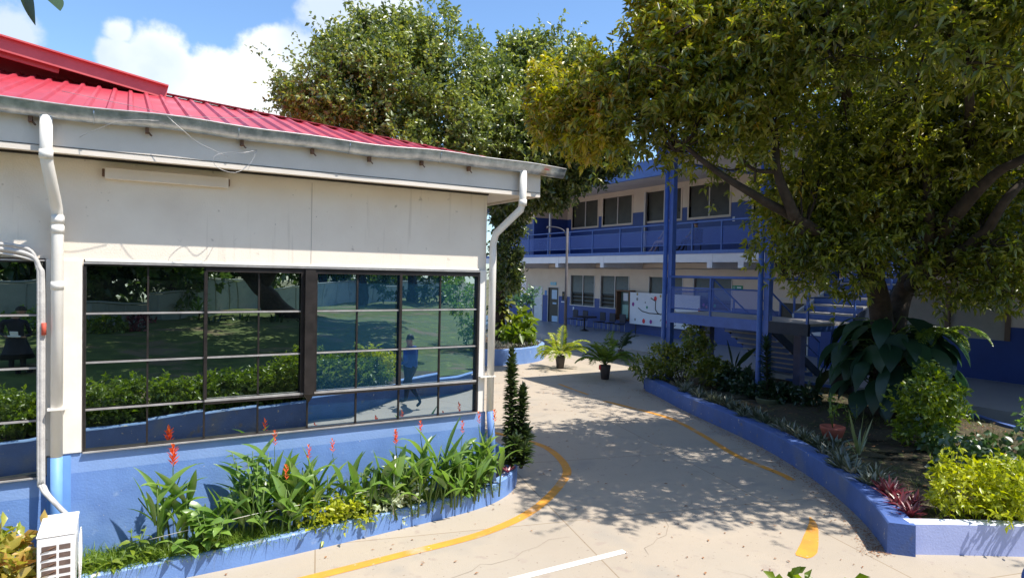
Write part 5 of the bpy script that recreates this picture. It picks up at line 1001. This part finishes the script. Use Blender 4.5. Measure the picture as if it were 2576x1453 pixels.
rng = np.random.default_rng(200)
fl_ = ['dense tree beyond the boundary wall, leftmost of its row in the mirror windows', 'round dark tree beyond the boundary wall, second from the left of the row', 'lighter green tree beyond the boundary wall, third of the row', 'tall tree beyond the boundary wall, middle of the row', 'broad tree beyond the boundary wall, third from the right of the row', 'tree beyond the boundary wall, second from the right of the row', 'rightmost tree beyond the boundary wall in the mirror windows', 'dark tree far right beyond the mirrored courtyard']
for i, (x, y) in enumerate([(-11, -13), (-6.5, -14), (-2.5, -14.5), (1.5, -16), (5.5, -21), (11, -28), (17, -34), (24, -38)]):
    tree('tree', (x, y, 0), fl_[i], [[(x, y, 0, .3), (x+.2, y, 2.5, .24), (x, y, 5, .12)]], [(x+rng.normal()*1.2, y+rng.normal(), 2.6+rng.random()*3.4, 2.2+rng.random(), 2, 1.6+rng.random()*.6) for _ in range(5)], lf_far, 210+i, 900, 9, .36, .2, bark, group='trees beyond the boundary wall', twigs=0, twl=.6, cs=.9)
tree('tree', (-1.5, -5.2, .5), 'added low canopy tree casting shade on the lawn, left of the massive leaning one', [[(-1.5, -5.2, .4, .22), (-1.6, -5.3, 3, .18), (-.5, -5, 5, .1), (2, -4.5, 6.2, .06), (6, -4.5, 6.5, .04)]],  # tree added overhead to throw more shade on the lawn
     [(-1, -5, 6.4, 1.8, 1.3, .7), (1.5, -4.6, 6.8, 2, 1.4, .7), (4.2, -4.4, 6.8, 2, 1.3, .7), (7, -4.6, 6.8, 2, 1.3, .7), (3, -6.4, 7.2, 2.2, 1.4, .7), (7.5, -7, 7, 2.2, 1.4, .7)], lf_far, 221, 2600, 9, .26, .14, bark, twigs=0, twl=.5, cs=1.1, cull=-.5)
tree('tree', (5.9, -12, .6), 'massive leaning shade tree on the lawn, its dark trunk mirrored left of the thick mullion',
     [[(6.0, -12, .3, .75), (5.4, -12, 1.6, .55), (4.2, -12, 3.0, .45), (2.6, -11.8, 4.6, .35), (1.0, -11.5, 6, .2)], [(4.6, -12, 2.6, .3), (6.0, -11.5, 5, .22), (7, -11, 7, .1)]],
     [(1, -10.5, 6.6, 3, 2.5, 1.3), (4, -10, 7.2, 3.2, 3, 1.5), (7, -9.5, 6.8, 3, 3, 1.4), (5, -7, 7.2, 2.6, 2.2, 1.1), (8.5, -12, 6.5, 2.5, 2.5, 1.4), (2.5, -13, 6.5, 3, 2.5, 1.6)], lf_far, 220, 3000, 9, .32, .18, bark, twigs=0, twl=.6, cs=1.)
for i, (x, y, lab, h) in enumerate([(13.4, -25.6, 'slender dark trunk with a high crown near the boundary wall, mirrored in the right sash', 3.6), (16.6, -25.5, 'short leafy tree by the boundary wall, mirrored in the rightmost window column', 2.9)]):
    tree('tree', (x, y, .6), lab, [[(x, y, .4, .42), (x+.1, y, 2, .36), (x-.1, y, 4, .26), (x, y, 6, .1)]], [(x-.8, y, 5.4, 2, 2, 1.4), (x+1, y+.4, 5.8, 2, 2, 1.4)]+([(x-1.5, y+1, 2.4, .9, .8, .8), (x+1.6, y+1, 2.2, 1.2, .8, .9)] if i else []), lf_far, 230+i, 900, 9, .3, .16, bark, twigs=0, twl=.5, cs=1.)
hp = [(p[0], p[1]-.75) for p in P5[:-14]]
hb = [(p[0], p[1], .78, .5, .42, .34) for p in hp if -7 < p[0] < 4.7]
bush('clipped_hedge', 'long clipped green hedge above the cobalt planter wall, mirrored in the windows', hb, leafm('hedge_leaf', [(.06, .11, .015), (.12, .19, .02), (.2, .28, .03), (.32, .36, .05)], .35, .06), 240, 6500, 9, .09, .045, cat='hedge', stems=8, cull=-.8, twl=.12)
bush('golden_shrub', 'yellow golden shrub at the right end of the mirrored hedge', [(4.95, 1.0, .95, .45, .4, .4), (5.3, .75, .85, .35, .35, .32)], lf_yel, 241, 420, 8, .08, .04, stems=5)
bush('hedge_sprig', 'fresh green sprigs poking up at the bottom edge of the picture', [(3.0, 2.15, 1.30, .32, .1, .2), (3.32, 1.98, 1.27, .2, .1, .2), (2.85, 2.1, 1.1, .35, .25, .25)], lf_lime, 242, 200, 8, .075, .035, stems=8, base=(3.0, 2.0, .43))
# small planting along the wall
dracaena('spiky dracaena in front of the boundary wall, mirrored in the second window column', [((2.2, -10.2, .7), (2.25, -10.2, 2.05), 1.0)], 250, lf_grn, Ln=.55, Wd=.06, dens=50)
bush('yellow_bush', 'round yellow-green bush before the boundary wall, mirrored in the first window column', [(-.6, -9.2, 1.1, .6, .5, .45)], lf_lime, 251, 300, 6, .14, .07)
bush('red_shrub', 'dark red-leaved shrub before the boundary wall in the mirrored lawn', [(.35, -9.4, 1.15, .3, .3, .55)], lf_red, 252, 130, 6, .16, .06)
bush('green_bush', 'flowering green bush behind the dark standing person in the mirrored lawn', [(-2.4, -7.2, 1.15, .8, .6, .55), (-3.2, -7.6, .9, .6, .5, .45)], lf_grn, 253, 420, 7, .13, .07)
for i, (x, y) in enumerate([(2.6, -9.6), (3.5, -9.9), (4.8, -10.4), (5.9, -10.2)]):
    a = np.linspace(0, 6.28, 20)[:-1]; e = np.tile([.3, .7, 1.1], 7)[:19]
    bladed('agave', ['dark agave rosette left of the mirrored dracaena foot', 'dark agave rosette under the mirrored dracaena', 'dark agave rosette before the leaning tree', 'dark agave rosette beside the leaning trunk'][i], np.tile([[x, y, .75]], (19, 1)), np.stack([np.cos(a)*np.cos(e), np.sin(a)*np.cos(e), np.sin(e)], 1), .75, .12, lf_dark, 260+i, droop=.2, seg=4, group='agaves on the lawn')
bush('weeping_shrub', 'tall light green shrub mirrored at the right edge of the window', [(10.9, -4.6, 1.8, .7, .6, .9), (11.2, -4.0, 1.0, .7, .6, .7), (10.4, -5.2, 2.6, .6, .6, .6)], lf_grn, 265, 620, 7, .13, .06)
m = MB()
for i, (x, y) in enumerate([(-4.6, -6.4), (-5.2, -7.8)]):
    t = thing('picnic_bench', (x, y, .7), ['pale concrete garden bench nearer the camera, mirrored at the far left', 'pale concrete garden bench further back, mirrored at the far left'][i], 'bench'); q = MB(); q.box((x-.9, y-.22, 1.15), (x+.9, y+.22, 1.23)); q.build('seat', fgrey, t)
    for dx in (-.6, .6): q = MB(); q.box((x+dx-.08, y-.18, .55), (x+dx+.08, y+.18, 1.15)); q.build('leg', fgrey, t)

# overhanging tree at the left whose leaf tips hang into the picture
tp = np.array(at(55, 10, 1.3)); l0 = (-4.6, -.2, .4)
OT = thing('tree', l0, 'tree left of the viewer whose two dark leaf tips hang into the top left corner', 'tree')
tw0 = tuple(at(40, -160, 1.35)); m = MB(); m.tube(smooth([l0, (-4.5, -.1, 2.5), (-3.6, .3, 4.4), (-2.2, .8, 4.8), (-1.3, 1.0, 4.5), tw0], 5), list(np.interp(np.linspace(0, 1, 26), [0, .3, .6, 1], [.16, .12, .05, .004])), 8); m.build('trunk', bark, OT)
crown('crown', [(-4.2, -.4, 5.4, 1.6, 1.3, 1.), (-3.2, -.2, 5.0, .8, .7, .5)], lf_dark, OT, 270, 700, 8, .14, .07, twl=.4)
LP = [at(36, -70, 1.3), at(80, -60, 1.3), at(10, -140, 1.32), at(70, -140, 1.35)]; LT = [at(90, 64, 1.3), at(152, 27, 1.3), at(-60, -80, 1.3), at(160, -90, 1.35)]
P = np.array(LP); D = np.array(LT)-P; V, F = blade_geo(P, D, np.linalg.norm(D, axis=1), .08, np.random.default_rng(3), droop=.05, seg=10, fold=.05, shape=.85); np_mesh('leaf', V, F, lf_dark, OT, smooth=True)
m = MB(); [m.tube([tw0, tuple(p)], .0015, 4) for p in LP]; tag(m.build('branches', bark, OT), kind='stuff')

# ================================================================== PEOPLE
def skinned(name, joints, bones, mats_rule, parent, mats):
    """joints {key:(x,y,z,r)}; one continuous body grown over the skeleton, clothing by material"""
    keys = list(joints); me = bpy.data.meshes.new(name+'_tmp'); me.from_pydata([joints[k][:3] for k in keys], [(keys.index(a), keys.index(b)) for a, b in bones], [])
    o = bpy.data.objects.new(name+'_tmp', me); col.objects.link(o); sk = o.modifiers.new('s', 'SKIN'); sk.use_smooth_shade = True
    for i, k in enumerate(keys):
        r = joints[k][3]; r = r if isinstance(r, tuple) else (r, r); me.skin_vertices[0].data[i].radius = r; me.skin_vertices[0].data[i].use_root = (i == 0)
    sb = o.modifiers.new('d', 'SUBSURF'); sb.levels = 2; sb.render_levels = 2; bpy.context.view_layer.update()
    m2 = bpy.data.meshes.new_from_object(o.evaluated_get(bpy.context.evaluated_depsgraph_get())); bpy.data.objects.remove(o)
    m2.materials.clear(); [m2.materials.append(q) for q in mats]
    for p in m2.polygons: p.material_index = mats_rule(p.center); p.use_smooth = True
    m2.transform(Matrix.Translation(-ORG[parent.name])); return link(name, m2, parent, ORG[parent.name])
skin_m = mat('skin', (.42, .24, .16), (.36, .2, .13), .6, 8); hair_m = mat('hair', (.02, .014, .01), None, .6, 30); shoe_m = mat('shoe_dark', (.03, .03, .035))
def person(loc, yaw, label, J, tops, cols_, scale=1.0, hair=True):
    """J: joint dict in body space (x right, y forward, z up), 1.7 m tall"""
    t = thing('person', loc, label, 'person'); M_ = Matrix.Translation(loc) @ Matrix.Rotation(yaw, 4, 'Z') @ Matrix.Scale(scale, 4)
    inv = M_.inverted(); base = dict(J)
    for s, sg in (('L', -1), ('R', 1)):       # five unequal fingers from each hand
        w_ = Vector(base['hand'+s][:3]); e_ = Vector(base['wrist'+s][:3]); d = (w_-e_).normalized(); sd = d.cross(Vector((0, 0, 1))); sd = (sd.normalized() if sd.length > .1 else Vector((0, 1, 0)))
        for k, (off, ln) in enumerate(((-.028, .055), (-.01, .07), (.01, .075), (.028, .065))):
            a = w_+sd*off+d*.02; b = a+d*ln*.55; c = b+(d*.6+Vector((0, 0, -.5))).normalized()*ln*.5
            base[f'f{s}{k}a'] = (*a, .009); base[f'f{s}{k}b'] = (*b, .0085); base[f'f{s}{k}c'] = (*c, .007)
        a = w_+sd*.035*sg-d*.03; b = a+(sd*sg+d).normalized()*.05; base[f't{s}a'] = (*a, .011); base[f't{s}b'] = (*b, .009)
    W_ = {k: (*(M_ @ Vector(v[:3])), (tuple(q*scale for q in v[3]) if isinstance(v[3], tuple) else v[3]*scale)) for k, v in base.items()}
    B = [('pelvis', 'spine'), ('spine', 'chest'), ('chest', 'neck'), ('neck', 'head'), ('head', 'crown')]
    for s in 'LR':
        B += [('chest', 'sh'+s), ('sh'+s, 'el'+s), ('el'+s, 'wrist'+s), ('wrist'+s, 'hand'+s), ('pelvis', 'hip'+s), ('hip'+s, 'knee'+s), ('knee'+s, 'ankle'+s), ('ankle'+s, 'toe'+s), ('hand'+s, f't{s}a'), (f't{s}a', f't{s}b')]
        for k in range(4): B += [('hand'+s, f'f{s}{k}a'), (f'f{s}{k}a', f'f{s}{k}b'), (f'f{s}{k}b', f'f{s}{k}c')]
    bd_ = skinned('body', W_, B, lambda c: tops(inv @ (Vector(c)+0*Vector(loc))), t, cols_)
    h = Vector(W_['head'][:3]); cr2 = Vector(W_['crown'][:3]); up = (cr2-h).normalized(); fw = (M_.to_3x3() @ Vector(J.get('face', (0, 1, 0)))).normalized(); sd = up.cross(fw).normalized()
    m = MB(); c0 = h+up*.02*scale+fw*.085*scale
    for sg in (-1, 1): m.lathe(tuple(c0+sd*.033*sg*scale+up*.02*scale), [(0, -.008), (.009, 0), (0, .008)], 8, mi=1)
    m.lathe(tuple(c0-up*.01*scale+fw*.012*scale), [(0, -.02), (.012, -.012), (0, .016)], 8); m.lathe(tuple(c0-up*.05*scale), [(0, -.007), (.02, 0), (0, .007)], 8, mi=2)
    for sg in (-1, 1): m.lathe(tuple(h+sd*.083*sg*scale), [(0, -.03), (.014, 0), (0, .03)], 8)
    m.build('face', [skin_m, hair_m, mat('lip', (.35, .12, .1))], t)
    if hair:
        V = []; F = []; c = h+up*.045*scale-fw*.012*scale; n_ = 12
        for i in range(7):
            th = i/6*1.75
            for k in range(n_):
                a = 2*math.pi*k/n_; dirv = (up*math.cos(th)+(sd*math.cos(a)+fw*math.sin(a))*math.sin(th)); lim = 1 if math.sin(a) < .35 else (1 if th < .95 else .82); V.append(tuple(c+dirv*.108*scale*lim))
        for i in range(6):
            for k in range(n_): F.append((i*n_+k, i*n_+(k+1) % n_, (i+1)*n_+(k+1) % n_, (i+1)*n_+k))
        m = MB(); m.add(V, F, True); m.build('hair', hair_m, t)
    return t, W_
STAND = dict(pelvis=(0, 0, .93, (.15, .11)), spine=(0, 0, 1.1, (.135, .10)), chest=(0, 0, 1.3, (.16, .11)), neck=(0, .01, 1.46, .055), head=(0, .03, 1.57, .085), crown=(0, .02, 1.66, .075),
    shL=(-.19, 0, 1.37, .058), elL=(-.27, -.02, 1.1, .042), wristL=(-.16, .22, 1.05, .028), handL=(-.1, .28, 1.06, (.035, .02)), shR=(.19, 0, 1.37, .058), elR=(.27, -.02, 1.1, .042), wristR=(.16, .22, 1.05, .028), handR=(.1, .28, 1.06, (.035, .02)),
    hipL=(-.09, 0, .86, .09), kneeL=(-.1, .02, .48, .06), ankleL=(-.1, 0, .09, .04), toeL=(-.11, .16, .035, .035), hipR=(.09, 0, .86, .09), kneeR=(.1, .02, .48, .06), ankleR=(.1, 0, .09, .04), toeR=(.11, .16, .035, .035))
navy = mat('dark_clothes', (.02, .02, .03), (.014, .014, .02), .8, 8); jean = mat('dark_trousers', (.02, .025, .05), None, .8, 9); tee = mat('royal_blue_tee', (.04, .11, .40), (.03, .09, .33), .8, 5); pinkt = mat('pale_pink_trousers', (.62, .48, .52), (.5, .38, .42), .8, 6); ylt = mat('olive_yellow_top', (.3, .27, .1), None, .8, 6); palet = mat('pale_blouse', (.4, .38, .42), None, .8, 6)
def rule(top, low, neckz=1.44, waist=.98, handr=.2):
    def f(c):
        if c.z > neckz: return 0
        if c.z < .09: return 3
        if c.z < waist and abs(c.x) < .24 and c.y < .2: return 2
        return 1
    return f
pt, PW = person((-2.15, -2.1, .48), 0, 'dark-clothed person standing on the lawn holding a remote controller, mirrored in the left window', STAND, lambda c: 0 if c.z > 1.44 or (c.y > .2 and c.z > .9) else (3 if c.z < .09 else 1), [skin_m, navy, navy, shoe_m], .97)
m = MB(); m.lathe((-2.15, -2.1, .48), [(.17, 1.02), (.22, .8), (.30, .52), (.31, .5), (.16, .95)], 18); m.build('skirt', navy, pt)
h1, h2 = Vector(PW['handL'][:3]), Vector(PW['handR'][:3]); c = (h1+h2)/2+Vector((0, .05, .02)); m = MB(); m.box(tuple(c-Vector((.11, .04, .02))), tuple(c+Vector((.11, .04, .02)))); m.box(tuple(c+Vector((-.07, -.01, .021))), tuple(c+Vector((.07, .02, .11)))); tag(m.build('remote_controller', plastic, loc=tuple(c), bevel=.01), 'pale remote controller held by the dark-clothed person', 'controller')
WALK = dict(STAND); WALK.update(elR=(.26, -.1, 1.12, .042), wristR=(.2, .14, 1.0, .028), handR=(.17, .21, 1.02, (.035, .02)), elL=(-.25, .02, 1.1, .042), wristL=(-.12, .22, 1.1, .028), handL=(-.05, .27, 1.12, (.035, .02)),
    kneeL=(-.1, .22, .5, .06), ankleL=(-.1, .26, .1, .04), toeL=(-.11, .42, .04, .035), kneeR=(.1, -.06, .48, .06), ankleR=(.1, -.32, .17, .04), toeR=(.11, -.2, .06, .035))
for k_ in ('pelvis', 'spine', 'chest'): WALK[k_] = (*WALK[k_][:3], (WALK[k_][3][0]*1.3, WALK[k_][3][1]*1.35))
for k_ in ('shL', 'shR', 'elL', 'elR', 'hipL', 'hipR', 'kneeL', 'kneeR'): WALK[k_] = (*WALK[k_][:3], WALK[k_][3]*1.3)
wk, WW_ = person((5.72, 1.85, 0), R(150), 'man in a royal blue t-shirt walking with a phone, mirrored in the right window sash', WALK, lambda c: 0 if (c.z > 1.44 or (c.y > .08 and c.z > .9 and c.z < 1.2 and (abs(c.x) > .0))) else (3 if c.z < .13 else (2 if c.z < .95 else 1)), [skin_m, tee, jean, shoe_m], .97)
c = Vector(WW_['handL'][:3])+Vector((-.02, 0, .03)); m = MB(); m.bar(tuple(c-Vector((.03, .06, 0))), tuple(c+Vector((.03, .06, .03))), .07, .01); tag(m.build('phone', blackp, loc=tuple(c)), 'dark phone in the walking man\'s hand', 'phone')
# two seated people on the balcony behind the railing
SIT = dict(pelvis=(0, 0, .46, (.15, .12)), spine=(0, -.06, .64, (.13, .10)), chest=(0, -.14, .84, (.15, .10)), neck=(0, -.16, 1.0, .05), head=(0, -.13, 1.11, .085), crown=(0, -.14, 1.2, .075),
    shL=(-.18, -.14, .92, .052), elL=(-.24, -.02, .68, .04), wristL=(-.14, .18, .62, .027), handL=(-.1, .25, .6, (.034, .02)), shR=(.18, -.14, .92, .052), elR=(.24, -.02, .68, .04), wristR=(.14, .18, .62, .027), handR=(.1, .25, .6, (.034, .02)),
    hipL=(-.09, .05, .45, .085), kneeL=(-.1, .46, .44, .06), ankleL=(-.1, .72, .08, .04), toeL=(-.11, .87, .05, .034), hipR=(.09, .05, .45, .085), kneeR=(.1, .46, .47, .06), ankleR=(.1, .66, .08, .04), toeR=(.11, .81, .05, .034))
for y, nm, lab, cl in ((21.0, 0, 'seated person in pale pink trousers with legs stretched left behind the balcony railing', [skin_m, palet, pinkt, pinkt]), (19.35, 1, 'seated person in an olive top on the balcony right of the tall blue column', [skin_m, ylt, navy, shoe_m])):
    person((20.1, y, 4.3), 0, lab, SIT, lambda c: 0 if c.z > .99 or (c.y > .1 and c.z > .56 and abs(c.x) < .2 and c.y < .35) else (3 if c.z < .1 else (2 if c.y > .08 or c.z < .5 else 1)), cl)
    ch = thing('plastic_chair', (20.1, y-.1, 4.3), ['dark chair under the person in pink trousers on the balcony', 'dark chair under the olive-topped person on the balcony'][nm], 'chair')
    q = MB(); q.box((19.88, y-.25, 4.62), (20.32, y+.2, 4.66)); q.build('seat', blackp, ch); q = MB(); q.box((19.88, y-.32, 4.66), (20.32, y-.27, 5.2)); q.build('backrest', blackp, ch)
    for dx in (-.2, .2):
        for dy in (-.24, .18): q = MB(); q.bar((20.1+dx, y+dy, 4.3), (20.1+dx, y+dy, 4.63), .03, .03); q.build('leg', blackp, ch)
